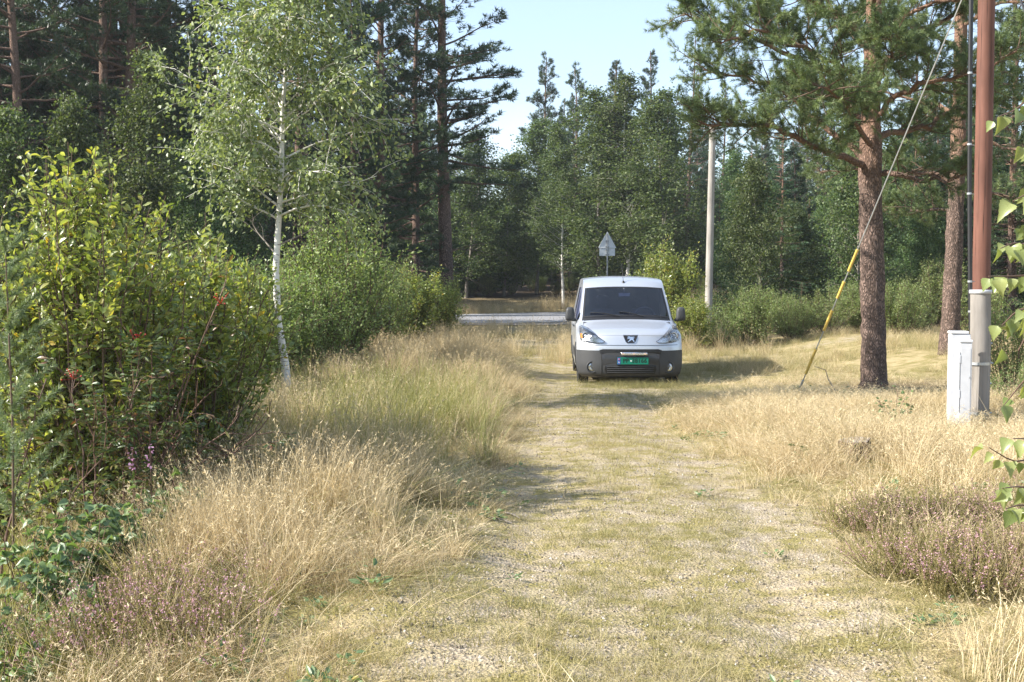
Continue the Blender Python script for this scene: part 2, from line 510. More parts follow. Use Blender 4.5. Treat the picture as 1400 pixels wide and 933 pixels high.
# ------------------------------------------------------------------ ground
def ground_mat():
    k = NT('ground_surface')
    P = k.coord()
    sx = k.n('SeparateXYZ'); k.L(P, sx.inputs[0])
    trk = k.attr('track'); forest = k.attr('forest')
    big = k.noise(P, 0.9, 5, 0.6)
    mid = k.noise(P, 3.6, 6, 0.65)
    fine = k.noise(P, 38, 5, 0.7)
    vor = k.n('TexVoronoi'); vor.inputs['Scale'].default_value = 60; k.L(P, vor.inputs['Vector'])
    gr = k.mix(vor.outputs['Color'], (0.30, 0.245, 0.18), (0.57, 0.49, 0.375))
    gr = k.mix(k.ramp(fine, [(0.38, 0.0), (0.58, 1.0)]), k.mix(0.65, gr, (0.15, 0.12, 0.09)), gr)
    moss = k.mix(fine, (0.13, 0.115, 0.04), (0.36, 0.305, 0.125))
    straw = k.mix(fine, (0.27, 0.21, 0.11), (0.56, 0.45, 0.26))
    needle = k.mix(fine, (0.055, 0.040, 0.027), (0.16, 0.115, 0.075))
    patch = k.ramp(k.math('ADD', k.math('MULTIPLY', mid, 0.65), k.math('MULTIPLY', big, 0.35)), [(0.39, 0.0), (0.56, 1.0)])
    cover = k.mix(k.ramp(mid, [(0.40, 0.0), (0.60, 1.0)]), straw, moss)
    c_track = k.mix(patch, gr, cover)
    f = k.ramp(k.math('ADD', trk, k.math('MULTIPLY', k.math('SUBTRACT', mid, 0.5), 0.9)), [(0.35, 0.0), (0.65, 1.0)])
    c = k.mix(f, cover, c_track)
    c = k.mix(forest, c, needle)
    h = k.math('ADD', k.math('MULTIPLY', vor.outputs['Distance'], 0.8), fine)
    return k.done(k.bsdf(c, 0.92, 0.15, bump=h, bstr=0.55, bdist=0.03))


def build_ground():
    xs = np.unique(np.concatenate([np.arange(-8, 12.01, 0.12), np.arange(-40, 40.1, 1.0), np.linspace(-900, 900, 61)]))
    ys = np.unique(np.concatenate([np.arange(-2, 36, 0.14), np.arange(-20, 130, 1.0), np.linspace(-300, 1500, 61)]))
    X, Y = np.meshgrid(xs, ys)
    Z = terrain(X, Y)
    mb = MB(); mb.grid(np.stack([X, Y, Z], -1))
    o = mb.obj('ground', ground_mat(), smooth=True)
    tr = (sstep(-0.35, 0.25, X - track_l(Y)) * sstep(-0.35, 0.35, track_r(Y) - X) * (1 - sstep(40, 46, Y))).ravel()
    bare = np.exp(-(((X - 11) / 5) ** 2 + ((Y - 27.5) / 1.2) ** 2)).ravel()
    tr = np.maximum(tr, bare)
    d = edge_left(Y) - X
    fo = np.maximum(sstep(0.2, 1.6, d) * sstep(2, 4, Y), sstep(62, 72, Y - 0.16 * np.clip(X, -30, 40)))
    fo = np.maximum(fo, sstep(29, 34, Y) * sstep(5, 7, X) * (1 - sstep(45, 50, Y) * 0.3))
    fo = np.maximum(fo, 0.8 * np.exp(-(((X - 6.2) / 1.6) ** 2 + ((Y - 18.0) / 1.1) ** 2)))
    for nme, a in (('track', tr), ('forest', fo.ravel())):
        t = o.data.attributes.new(nme, 'FLOAT', 'POINT')
        t.data.foreach_set('value', a.astype(np.float32))
    tag(o, kind='structure')


build_ground()

ROADC = np.array([(-60, 43), (-25, 46), (-9, 48.6), (-3, 52.2), (3, 57.6), (9, 62), (20, 66), (45, 69), (90, 70)], float)


def road_strip(name, o0, o1, dz, mat, kind='structure'):
    t = np.linspace(0, len(ROADC) - 1, 90)
    idx = np.arange(len(ROADC))
    # smooth by averaging a fine interpolation
    px_ = np.interp(t, idx, ROADC[:, 0]); py_ = np.interp(t, idx, ROADC[:, 1])
    ker = np.ones(9) / 9
    px_ = np.convolve(np.pad(px_, 4, 'edge'), ker, 'valid'); py_ = np.convolve(np.pad(py_, 4, 'edge'), ker, 'valid')
    tx, ty = np.gradient(px_), np.gradient(py_)
    ln = np.hypot(tx, ty); nx, ny = -ty / ln, tx / ln
    rows = []
    mouth = 3.4 * np.exp(-((px_ + 3.0) / 4.0) ** 2)          # bell-mouth where the track joins
    for o in np.linspace(o0, o1, 5):
        o = o - mouth * max(0, -o / 4.0) ** 2
        x, y = px_ + nx * o, py_ + ny * o
        rows.append(np.stack([x, y, np.maximum(terrain(px_, py_), 0) * 0 + dz - 0.008 * (np.minimum(abs(o), 4.5) / 3.0) ** 2], -1))
    mb = MB(); mb.grid(np.array(rows))
    return tag(mb.obj(name, mat, smooth=True), kind=kind)


k = NT('asphalt')
_n = k.noise(k.coord(), 60, 4, 0.7); _b = k.noise(k.coord((0.3, 1.2, 1)), 1.0, 4)
M['asphalt'] = k.done(k.bsdf(k.mix(_b, k.mix(_n, (0.17, 0.17, 0.178), (0.26, 0.26, 0.27)), (0.30, 0.295, 0.30)), 0.85, 0.3, bump=_n, bstr=0.3, bdist=0.01))
M['shoulder'] = plain('pale_gravel', (0.36, 0.32, 0.28), 0.9, 0.2, dirt=0.5, dscale=14)
M['white_line'] = plain('road_paint', (0.72, 0.72, 0.70), 0.6, 0.3, dirt=0.35, dscale=5)
road_strip('road_shoulder', -4.8, 4.6, 0.055, M['shoulder'])
road_strip('road', -4.1, 3.7, 0.075, M['asphalt'])
road_strip('road_marking', -3.95, -3.83, 0.082, M['white_line'])
road_strip('road_marking', 3.43, 3.55, 0.082, M['white_line'])


# ------------------------------------------------------------------ plants: generators
def unit(a):
    return a / (np.linalg.norm(a, axis=-1, keepdims=True) + 1e-9)


def leaves(mb, P, A, ln, wd, rnd=None, mi=0, shape='rhomb', curl=0.15, rg=rng):
    """leaf blades at points P along axes A (random roll); rhomb: 2 triangles, blade: folded blade of 8 triangles"""
    n = len(P)
    if n == 0: return
    A = unit(A + 1e-6)
    rv = unit(rg.normal(size=(n, 3)))
    rv[:, 2] = np.abs(rv[:, 2]) * 1.1 + 0.25
    S = unit(np.cross(A, unit(rv)))
    N = np.cross(S, A)
    ln = np.broadcast_to(ln, (n,))[:, None]; wd = np.broadcast_to(wd, (n,))[:, None]
    if rnd is None: rnd = rg.random(n)
    if shape == 'rhomb':
        V = np.stack([P, P + A * ln * 0.45 + S * wd * 0.5 + N * wd * curl, P + A * ln - N * ln * curl * 0.6, P + A * ln * 0.45 - S * wd * 0.5 + N * wd * curl], 1)
        f = np.arange(n)[:, None] * 4 + np.array([[0, 1, 2, 3]])
        mb.add(V.reshape(-1, 3), f, np.repeat(rnd, 4), mi)
    else:
        t = [(0, 0), (0.25, 0.36), (0.55, 0.5), (0.82, 0.27), (1, 0)]
        pts = []
        for tt, w in t:
            c = P + A * ln * tt - N * ln * curl * tt * tt
            if w == 0: pts.append(c)
            else:
                pts += [c + S * wd * w + N * wd * 0.16 * w * 2, c, c - S * wd * w + N * wd * 0.16 * w * 2]
        V = np.stack(pts, 1)
        fq = np.array([(1, 2, 5, 4), (2, 3, 6, 5), (4, 5, 8, 7), (5, 6, 9, 8)])
        ft = np.array([(0, 2, 1), (0, 3, 2), (7, 8, 10), (8, 9, 10)])
        base = np.arange(n)[:, None, None] * 11
        off = mb.n
        mb.add(V.reshape(-1, 3), (base + fq[None]).reshape(-1, 4), np.repeat(rnd, 11), mi)
        ft2 = (base + ft[None]).reshape(-1, 3) + off
        mb.f3.append(ft2); mb.m3.append(np.full(len(ft2), mi, np.int32))


def needles(mb, P, D, shoot, n, nl, w, rg, spread=0.95, mi=0, rnd=None):
    """bottle-brush shoots: n needles round each shoot P..P+D*shoot"""
    N = len(P)
    D = unit(D)
    t = rg.random((N, n)) ** 0.8
    ref = unit(rg.normal(size=(N, 3)))
    a = unit(np.cross(D, ref)); b = np.cross(D, a)
    th = rg.random((N, n)) * 2 * np.pi
    rad = np.cos(th)[..., None] * a[:, None] + np.sin(th)[..., None] * b[:, None]
    nd = unit(D[:, None] * (0.35 + 0.5 * t[..., None]) + rad * spread)
    base = P[:, None] + D[:, None] * (shoot if np.isscalar(shoot) else shoot[:, None, None]) * t[..., None]
    L = nl * (0.75 + 0.5 * rg.random((N, n, 1)))
    side = unit(np.cross(nd, unit(rg.normal(size=(N, n, 3))))) * w * 0.5
    V = np.stack([base - side, base + side, base + nd * L], 2).reshape(-1, 3)
    f = np.arange(N * n * 3).reshape(-1, 3)
    if rnd is None: rnd = rg.random(N)
    rr = np.clip(rnd[:, None] * 0.75 + rg.random((N, n)) * 0.25, 0, 1)
    mb.add(V, f, np.repeat(rr.ravel(), 3), mi)


def limb(start, d, length, rg, n=6, wob=0.12, lift=0.0):
    p = np.array(start, float); d = np.array(d, float); d /= np.linalg.norm(d)
    pts = [p.copy()]
    for i in range(n):
        d = d + rg.normal(size=3) * wob + np.array([0, 0, lift])
        d /= np.linalg.norm(d)
        p = p + d * length / n
        pts.append(p.copy())
    return np.array(pts)


def along(pts, t):
    n = len(pts) - 1
    s = np.clip(np.asarray(t) * n, 0, n - 1e-6); i = s.astype(int); f = (s - i)[..., None]
    return pts[i] * (1 - f) + pts[i + 1] * f, unit(pts[i + 1] - pts[i])


def make_pine(seed, H=17.0, r0=0.19, first=0.40, lmax=2.6, nb=84, shoots=34, nn=20, nl=0.15, w=0.026, mat='pine_needle', dead=14, conic=0.0):
    rg = np.random.default_rng(seed)
    tr = MB(); cr_ = MB()
    zz = np.linspace(0, 1, 13)
    lean = rg.normal(size=2) * 0.25
    path = np.stack([lean[0] * zz ** 2 + 0.06 * np.sin(zz * 7 + seed), lean[1] * zz ** 2 + 0.06 * np.cos(zz * 5 + seed), zz * H], -1)
    rad = r0 * (1 - 0.86 * zz) + 0.06 * r0 * np.exp(-zz * 30) * 3
    tr.tube(path, rad, 9)
    PP, DD = [], []
    for i in range(nb):
        t = first + (0.985 - first) * (i + rg.random() * 0.8) / nb
        u = (t - first) / (1 - first)
        c, _ = along(path, np.array([t])); c = c[0]
        prof = (1 - u) ** (0.75) * (0.55 + 0.45 * min(1, u * 4 + conic))
        L = lmax * max(0.13, prof) * (0.65 + 0.6 * rg.random())
        a = rg.random() * 2 * np.pi
        up = -0.15 + 0.9 * u + rg.normal() * 0.12
        pts = limb(c, (math.cos(a), math.sin(a), up), L, rg, 5, 0.10, 0.05)
        tr.tube(pts, np.linspace(0.045 * (1 - u) + 0.012, 0.006, 6), 4, caps=False)
        ns = max(4, int(shoots * (L / lmax) ** 0.8))
        tt = 0.30 + 0.70 * rg.random(ns) ** 0.75
        q, d = along(pts, tt)
        side = unit(np.cross(d, np.array([0, 0, 1.0]))) * (rg.normal(size=(ns, 1)) * 0.26 * (L / lmax) ** 0.5 * lmax / 2.6)
        q = q + side + np.array([0, 0, 1]) * np.abs(rg.normal(size=(ns, 1))) * 0.08
        PP.append(q); DD.append(unit(d * 0.8 + side * 1.6 + rg.normal(size=(ns, 3)) * 0.3 + np.array([0, 0, 0.45])))
        for j in range(0, ns, 4):
            m, _ = along(pts, np.array([tt[j] * 0.85]))
            tr.tube([m[0], q[j]], 0.006, 3, caps=False)
    for i in range(dead):
        t = first * (0.35 + 0.75 * rg.random())
        c, _ = along(path, np.array([t])); a = rg.random() * 6.28
        pts = limb(c[0], (math.cos(a), math.sin(a), -0.1 + rg.normal() * 0.2), 0.5 + rg.random() * 1.3, rg, 4, 0.2, 0)
        tr.tube(pts, np.linspace(0.016, 0.004, 5), 3, caps=False)
    needles(cr_, np.concatenate(PP), np.concatenate(DD), 0.16, nn, nl, w, rg)
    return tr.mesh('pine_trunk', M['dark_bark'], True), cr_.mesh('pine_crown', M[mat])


def make_spruce(seed, H=9.0, r0=0.11, lmax=1.7, nb=110):
    rg = np.random.default_rng(seed)
    tr = MB(); cr_ = MB()
    zz = np.linspace(0, 1, 9)
    path = np.stack([0 * zz, 0 * zz, zz * H], -1)
    tr.tube(path, r0 * (1 - 0.9 * zz), 7)
    PP, DD = [], []
    for i in range(nb):
        t = 0.06 + 0.93 * (i + rg.random()) / nb
        L = lmax * (1 - t) ** 0.8 * (0.7 + 0.5 * rg.random()) + 0.1
        a = rg.random() * 6.283
        pts = limb((0, 0, t * H), (math.cos(a), math.sin(a), 0.15 - 0.5 * (1 - t)), L, rg, 4, 0.06, 0.06)
        tr.tube(pts, np.linspace(0.02, 0.004, 5), 3, caps=False)
        ns = max(4, int(22 * L / lmax))
        q, d = along(pts, 0.12 + 0.88 * rg.random(ns))
        side = unit(np.cross(d, np.array([0, 0, 1.0]))) * rg.choice([-1, 1], (ns, 1))
        PP.append(q); DD.append(unit(d * 0.7 + side * 0.8 * rg.random((ns, 1)) + np.array([0, 0, -0.22])))
    needles(cr_, np.concatenate(PP), np.concatenate(DD), 0.30, 16, 0.09, 0.020, rg, 0.7)
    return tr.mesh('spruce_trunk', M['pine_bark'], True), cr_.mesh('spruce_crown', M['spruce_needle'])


def make_leafy(seed, H=9.0, r0=0.075, first=0.22, lmax=1.7, nb=46, sec=6, per=52, leaf=0.092, bark='birch_bark', mat='far_leaf', jit=0.15, slim=1.0, droop=0.0, path=None, shape='rhomb', wratio=0.75, pw=0.8, low=0.35):
    rg = np.random.default_rng(seed)
    tr = MB(); cr_ = MB()
    zz = np.linspace(0, 1, 12)
    if path is None:
        ln = rg.normal(size=2) * 0.35
        path = np.stack([ln[0] * zz ** 1.5 + 0.05 * np.sin(zz * 9 + seed), ln[1] * zz ** 1.5 + 0.05 * np.cos(zz * 8), zz * H], -1)
    zz = np.linspace(0, 1, len(path))
    tr.tube(path, r0 * (1 - 0.9 * zz ** 0.9) + 0.35 * r0 * np.exp(-zz * 35), 9)
    LP, LA = [], []
    for i in range(nb):
        t = first + (0.99 - first) * (i + rg.random()) / nb
        u = (t - first) / (1 - first)
        c, td = along(path, np.array([t]))
        L = lmax * ((1 - u) ** pw * min(1.0, low + 2.6 * u) + 0.10) * (0.6 + 0.7 * rg.random()) * slim
        a = rg.random() * 6.283
        pts = limb(c[0], (math.cos(a), math.sin(a), 0.75 + 0.5 * u), L, rg, 5, 0.13, -droop)
        tr.tube(pts, np.linspace(max(0.22 * r0 * (1 - u), 0.006) + 0.003, 0.003, 6), 4, caps=False)
        for j in range(sec):
            tt = 0.2 + 0.78 * (j + rg.random()) / sec
            q, d = along(pts, np.array([tt]))
            dd = unit(d[0] * 0.6 + rg.normal(size=3) * 0.6 + np.array([0, 0, 0.1 - droop]))
            sp = limb(q[0], dd, L * (0.28 + 0.25 * rg.random()) + 0.08, rg, 3, 0.15, -droop * 1.6)
            tr.tube(sp, np.linspace(0.004, 0.002, 4), 3, caps=False)
            m = max(3, int(per * (0.45 + 0.8 * L / lmax)))
            lp, ld = along(sp, rg.random(m) ** 0.7)
            LP.append(lp + rg.normal(size=(m, 3)) * jit * np.array([1, 1, 0.8]))
            LA.append(ld * 0.5 + rg.normal(size=(m, 3)) * 0.6 + np.array([0, 0, -0.25 - droop]))
    LP = np.concatenate(LP); LA = np.concatenate(LA)
    s = leaf * (0.65 + 0.6 * rg.random(len(LP)))
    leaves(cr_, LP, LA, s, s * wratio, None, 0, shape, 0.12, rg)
    return tr.mesh('trunk', M[bark], True), cr_.mesh('crown', M[mat])


def make_bush(seed, H=2.2, W=1.2, stems=16, sec=7, per=16, leaf=0.05, wratio=0.5, mat='bush_leaf', bark='twig', jit=0.035, spire=1.0, shape='rhomb', keep=None, lo=0.12):
    """upright multi-stemmed shrub; the blades follow shoots that point up"""
    rg = np.random.default_rng(seed)
    tr = MB(); cr_ = MB()
    LP, LA = [], []
    for i in range(stems):
        a = rg.random() * 6.283; rr = rg.random() ** 0.6
        base = np.array([math.cos(a), math.sin(a), 0]) * 0.16 * W * rg.random()
        tgt = np.array([math.cos(a) * rr * W * 0.75, math.sin(a) * rr * W * 0.75, H * (1 - 0.28 * rr * rr) * (0.72 + 0.28 * rg.random())])
        n = 7
        tt = np.linspace(0, 1, n)[:, None]
        pts = base + (tgt - base) * np.concatenate([tt ** 0.8, tt ** 0.8, tt], 1) + rg.normal(size=(n, 3)) * 0.03 * tt
        tr.tube(pts, np.linspace(0.010, 0.003, n) * (H / 2.2) ** 0.5, 5, caps=False)
        for j in range(sec + 1):
            if j < sec:
                t0 = lo + (0.9 - lo) * (j + rg.random()) / sec
                q, d = along(pts, np.array([t0]))
                L = (0.25 + 0.35 * rg.random()) * H / 2.2 * (1.15 - 0.5 * t0)
                sp = limb(q[0], unit(d[0] * 0.55 + rg.normal(size=3) * 0.55 + np.array([0, 0, 0.15])), L, rg, 4, 0.12, 0.16 * spire)
                tr.tube(sp, np.linspace(0.005, 0.002, 5), 3, caps=False)
            else:
                sp = pts[-3:]
            m = per
            lt = 0.05 + 0.95 * (np.arange(m) + rg.random(m)) / m
            lp, ld = along(sp, lt)
            LP.append(lp + rg.normal(size=(m, 3)) * jit)
            rad = rg.normal(size=(m, 3)); rad[:, 2] *= 0.4
            LA.append(ld * 0.75 + unit(rad) * 0.85)
    LP = np.concatenate(LP); LA = unit(np.concatenate(LA))
    s = leaf * (0.6 + 0.7 * rg.random(len(LP)))
    rnd = rg.random(len(LP))
    if keep is not None:
        return tr, LP, LA, s, rnd
    leaves(cr_, LP, LA, s, s * wratio, rnd, 0, shape, 0.18, rg)
    return tr.mesh('stems', M[bark], True), cr_.mesh('foliage', M[mat])


PINES = [make_pine(21, 18.0, 0.20, 0.26, 2.7), make_pine(22, 16.0, 0.18, 0.14, 2.6, 110), make_pine(23, 19.0, 0.22, 0.40, 2.9, 80)]
PINE_LOW = make_pine(24, 11.0, 0.13, 0.10, 2.1, 96, 28)
SPRUCE = make_spruce(31)
LEAFY = [make_leafy(41, 9.5, 0.065, 0.14, 1.8, 62, 7, bark='grey_twig'), make_leafy(42, 8.5, 0.06, 0.08, 2.0, 62, 7, bark='grey_twig'), make_leafy(43, 11.0, 0.07, 0.2, 1.7, 64, 7), make_leafy(44, 7.0, 0.05, 0.05, 2.1, 58, 7, bark='grey_twig')]
BUSH = [make_bush(51, 2.2, 1.3, 26, 8, 22, 0.055), make_bush(52, 1.8, 1.5, 26, 7, 22, 0.05), make_bush(53, 2.6, 1.0, 20, 9, 22, 0.055, 0.55)]


def plant(pair, name, label, cat, x, y, s, rz=None, group=None, parts=('trunk', 'crown'), z=None, sx=None):
    if rz is None: rz = random.random() * 6.283
    t = thing(name, label, cat, (x, y, (gz(x, y) if z is None else z) - 0.04), rz, group, (s * (sx or 1), s * (sx or 1), s))
    link(parts[0], pair[0], t); link(parts[1], pair[1], t)
    return t


def scatter(name, pts, rot, scl, idx, tint, meshes, kind='stuff'):
    """one 'stuff' object: its points carry instances of the given meshes"""
    me = bpy.data.meshes.new(name)
    n = len(pts)
    me.vertices.add(n); me.vertices.foreach_set('co', np.asarray(pts, np.float32).ravel())
    for nme, typ, arr, key in (('rot', 'FLOAT_VECTOR', rot, 'vector'), ('scl', 'FLOAT_VECTOR', scl, 'vector'), ('idx', 'INT', idx, 'value'), ('tint', 'FLOAT', tint, 'value')):
        a = me.attributes.new(nme, typ, 'POINT')
        a.data.foreach_set(key, np.asarray(arr, np.int32 if typ == 'INT' else np.float32).ravel())
    o = link(name, me)
    ng = bpy.data.node_groups.new(name + '_instances', 'GeometryNodeTree')
    ng.interface.new_socket('Geometry', in_out='INPUT', socket_type='NodeSocketGeometry')
    ng.interface.new_socket('Geometry', in_out='OUTPUT', socket_type='NodeSocketGeometry')
    gi = ng.nodes.new('NodeGroupInput'); go = ng.nodes.new('NodeGroupOutput')
    ip = ng.nodes.new('GeometryNodeInstanceOnPoints')
    m2p = ng.nodes.new('GeometryNodeMeshToPoints')
    jn = ng.nodes.new('GeometryNodeJoinGeometry')
    # later links to a multi-input come first: link in reverse so that idx 0 is meshes[0]
    for i, m_ in reversed(list(enumerate(meshes))):
        src = bpy.data.objects.new('%s_tuft' % name, m_)           # never linked to the scene: only a source of geometry
        oi = ng.nodes.new('GeometryNodeObjectInfo')
        oi.inputs['Object'].default_value = src
        oi.inputs['As Instance'].default_value = True
        ng.links.new(oi.outputs['Geometry'], jn.inputs[0])
    def named(nm, typ):
        q = ng.nodes.new('GeometryNodeInputNamedAttribute'); q.data_type = typ; q.inputs['Name'].default_value = nm
        return q.outputs['Attribute']
    ng.links.new(gi.outputs[0], m2p.inputs['Mesh'])
    ng.links.new(m2p.outputs[0], ip.inputs['Points'])
    ng.links.new(jn.outputs[0], ip.inputs['Instance'])
    ip.inputs['Pick Instance'].default_value = True
    ng.links.new(named('idx', 'INT'), ip.inputs['Instance Index'])
    e2r = ng.nodes.new('FunctionNodeEulerToRotation')
    ng.links.new(named('rot', 'FLOAT_VECTOR'), e2r.inputs[0])
    ng.links.new(e2r.outputs[0], ip.inputs['Rotation'])
    ng.links.new(named('scl', 'FLOAT_VECTOR'), ip.inputs['Scale'])
    ng.links.new(ip.outputs[0], go.inputs[0])
    md = o.modifiers.new('instances', 'NODES')
    md.node_group = ng
    return tag(o, kind=kind)

# ------------------------------------------------------------------ the two big pines by the pole
def px_path(pts, Y0):
    return np.array([tuple(at(x, y, Y0 + dy)) for x, y, dy in pts])


def rough_trunk(path, rad, seed, sides=30, rows=90, amp=0.028):
    rg = np.random.default_rng(seed)
    t = np.linspace(0, 1, rows)
    idx = np.linspace(0, 1, len(path))
    P = np.stack([np.interp(t, idx, path[:, k]) for k in range(3)], -1)
    rr = np.interp(t, idx, rad)
    th = np.arange(sides) / sides * 2 * np.pi
    T, TH = np.meshgrid(t, th, indexing='ij')
    zl = np.linalg.norm(path[-1] - path[0])
    u = TH / (2 * np.pi) * 12
    n = fnoise(u, T * zl * 2.6, seed, 3)
    n2 = fnoise(u * 2.3, T * zl * 6.0, seed + 3, 2)
    edge = np.abs(n - 0.5) * 2
    d = amp * (np.minimum(edge * 3.2, 1) - 0.6) + amp * 0.6 * (n2 - 0.5)
    w = (TH / (2 * np.pi))                      # close the seam
    r = (rr[:, None] + d * np.minimum(1, rr[:, None] / 0.15) * np.minimum(1, np.minimum(w, 1 - w) * 14 + 0.25))
    X = P[:, None, 0] + r * np.cos(TH); Y = P[:, None, 1] + r * np.sin(TH); Z = np.broadcast_to(P[:, None, 2], X.shape)
    V = np.stack([X, Y, Z], -1)
    V = np.concatenate([V, V[:, :1]], 1)
    mb = MB(); mb.grid(V, flip=True)
    return mb


def big_pine(name, label, base, trunk, trad, limbs, seed, dens=1.0, bare=26, group=None):
    """trunk and limbs are given as world paths; everything is stored relative to the base"""
    rg = np.random.default_rng(seed)
    t = thing(name, label, 'tree', base, 0, group)
    B = np.array(base)
    tm = rough_trunk(trunk - B, trad, seed)
    root = tm.obj('trunk', M['pine_bark'], t, True)
    lm = MB(); cw = MB(); PP, DD = [], []
    for pts, r in limbs:
        pts = pts - B
        n0 = len(pts)
        s = np.linspace(0, 1, 3 * n0)
        q = along(pts, s)[0]
        q[1:-1] += rg.normal(size=(len(q) - 2, 3)) * 0.025
        one = MB(); one.tube(q, np.linspace(r, r * 0.22, len(q)), 8)
        one.obj('limb', M['pine_bark'], t, True)
        L = np.linalg.norm(pts[-1] - pts[0])
        ns = int(L / 0.088 * dens)
        for j in range(ns):
            u = 0.22 + 0.78 * (j + rg.random()) / ns
            c, d = along(q, np.array([u]))
            sd = np.cross(d[0], (0, 0, 1.0)); sd /= np.linalg.norm(sd) + 1e-9
            dd = d[0] * 0.55 + sd * rg.normal() * 0.75 + np.array([0, 0, 0.10 + rg.normal() * 0.38])
            sl = (0.35 + 0.6 * rg.random()) * (1.15 - 0.45 * u)
            sp = limb(c[0], dd, sl, rg, 5, 0.16, 0.05)
            lm.tube(sp, np.linspace(0.011, 0.004, 6), 4, caps=False)
            if rg.random() < 0.10: continue
            m = 7 + int(rg.random() * 6)
            for e in range(m):
                v = 0.35 + 0.65 * (e + rg.random()) / m
                a, b = along(sp, np.array([v]))
                bd = unit(b[0] * 0.7 + rg.normal(size=3) * 0.5 + np.array([0, 0, 0.3]))
                e2 = a[0] + bd * (0.07 + 0.13 * rg.random())
                lm.tube([a[0], e2], 0.0035, 3, caps=False)
                PP.append(a[0] + (e2 - a[0]) * 0.35); DD.append(bd)
                PP.append(e2); DD.append(unit(bd + rg.normal(size=3) * 0.35))
    for j in range(bare):                          # dead, needle-less twigs inside the crown
        p, r = limbs[int(rg.random() * len(limbs))]
        c, d = along(p - B, np.array([0.08 + 0.45 * rg.random()]))
        sp = limb(c[0], rg.normal(size=3) * np.array([1, 1, 0.5]) + np.array([0, 0, -0.15]), 0.35 + 0.7 * rg.random(), rg, 6, 0.3, 0)
        lm.tube(sp, np.linspace(0.009, 0.003, 7), 3, caps=False)
        for q_ in range(3):
            a, b = along(sp, np.array([0.3 + 0.6 * rg.random()]))
            lm.tube(limb(a[0], b[0] + rg.normal(size=3) * 0.7, 0.25, rg, 3, 0.3), 0.003, 3, caps=False)
    lm.obj('twigs', M['twig'], t)
    PP = np.array(PP); DD = np.array(DD)
    needles(cw, PP, DD, 0.12, 46, 0.07, 0.007, rg, 0.85)
    cw.obj('crown', M['pine_hero'], t)
    return t


Yp = 17.5
bx = xat(1195, Yp); pb = (bx, Yp, gz(bx, Yp) - 0.05)
trunk = px_path([(1195, 545, 0), (1195, 520, 0), (1194, 450, 0), (1192, 350, 0), (1190, 235, 0), (1191, 160, 0), (1193, 80, 0), (1196, 0, 0), (1200, -110, 0), (1206, -260, 0)], Yp)
trunk[0] = pb
trad = .88 * np.array([0.275, 0.225, 0.205, 0.20, 0.19, 0.16, 0.145, 0.13, 0.11, 0.06])
LB = [([(1186, 228, 0), (1150, 214, -.3), (1100, 192, -.7), (1055, 170, -1.0), (1000, 172, -1.2), (955, 165, -1.4)], .060),
      ([(1188, 224, 0), (1150, 190, .3), (1100, 148, .5), (1060, 118, .7), (1010, 105, .8), (962, 95, .8)], .055),
      ([(1190, 150, 0), (1155, 110, .1), (1110, 88, .2), (1050, 62, .1), (985, 30, 0), (935, 18, 0)], .060),
      ([(1190, 135, 0), (1150, 90, -.5), (1100, 65, -1.0), (1040, 45, -1.4), (985, 60, -1.8)], .045),
      ([(1193, 60, 0), (1150, 20, -.4), (1090, -5, -.6), (1020, -10, -.6), (960, -25, -.5)], .050),
      ([(1196, 0, 0), (1150, -60, .2), (1080, -90, .4), (1000, -100, .5)], .045),
      ([(1193, 232, 0), (1225, 240, -.2), (1255, 246, -.4), (1300, 243, -.7), (1340, 236, -.9)], .050),
      ([(1192, 190, 0), (1225, 181, .2), (1270, 172, .4), (1315, 140, .6), (1360, 118, .7)], .060),
      ([(1193, 160, 0), (1230, 130, -.4), (1270, 112, -.8), (1330, 100, -1.2), (1390, 70, -1.5)], .050),
      ([(1194, 100, 0), (1235, 72, .2), (1280, 35, .3), (1325, 0, .4), (1380, -40, .4)], .070),
      ([(1195, 50, 0), (1240, 20, -.4), (1300, 0, -.8), (1360, -10, -1)], .045),
      ([(1192, 200, 0), (1170, 165, -.8), (1150, 135, -1.6), (1120, 120, -2.3)], .045),
      ([(1192, 130, 0), (1205, 95, -.8), (1215, 70, -1.6), (1230, 55, -2.2)], .045),
      ([(1192, 170, 0), (1160, 150, 1.0), (1120, 130, 2.0), (1090, 135, 2.6)], .045),
      ([(1194, 90, 0), (1180, 60, 1.0), (1150, 30, 2.0), (1120, 10, 2.6)], .045),
      ([(1196, 20, 0), (1190, -20, -1.0), (1160, -50, -1.8), (1140, -60, -2.4)], .045),
      ([(1198, -60, 0), (1240, -100, .3), (1290, -140, .5), (1340, -160, .5)], .045),
      ([(1200, -110, 0), (1160, -160, 0), (1110, -200, .2), (1060, -215, .2)], .045)]
big_pine('pine_tree', 'big scots pine with long orange limbs spreading left beside the guy wire', pb, trunk, trad,
         [(px_path(p, Yp), r) for p, r in LB], 5)

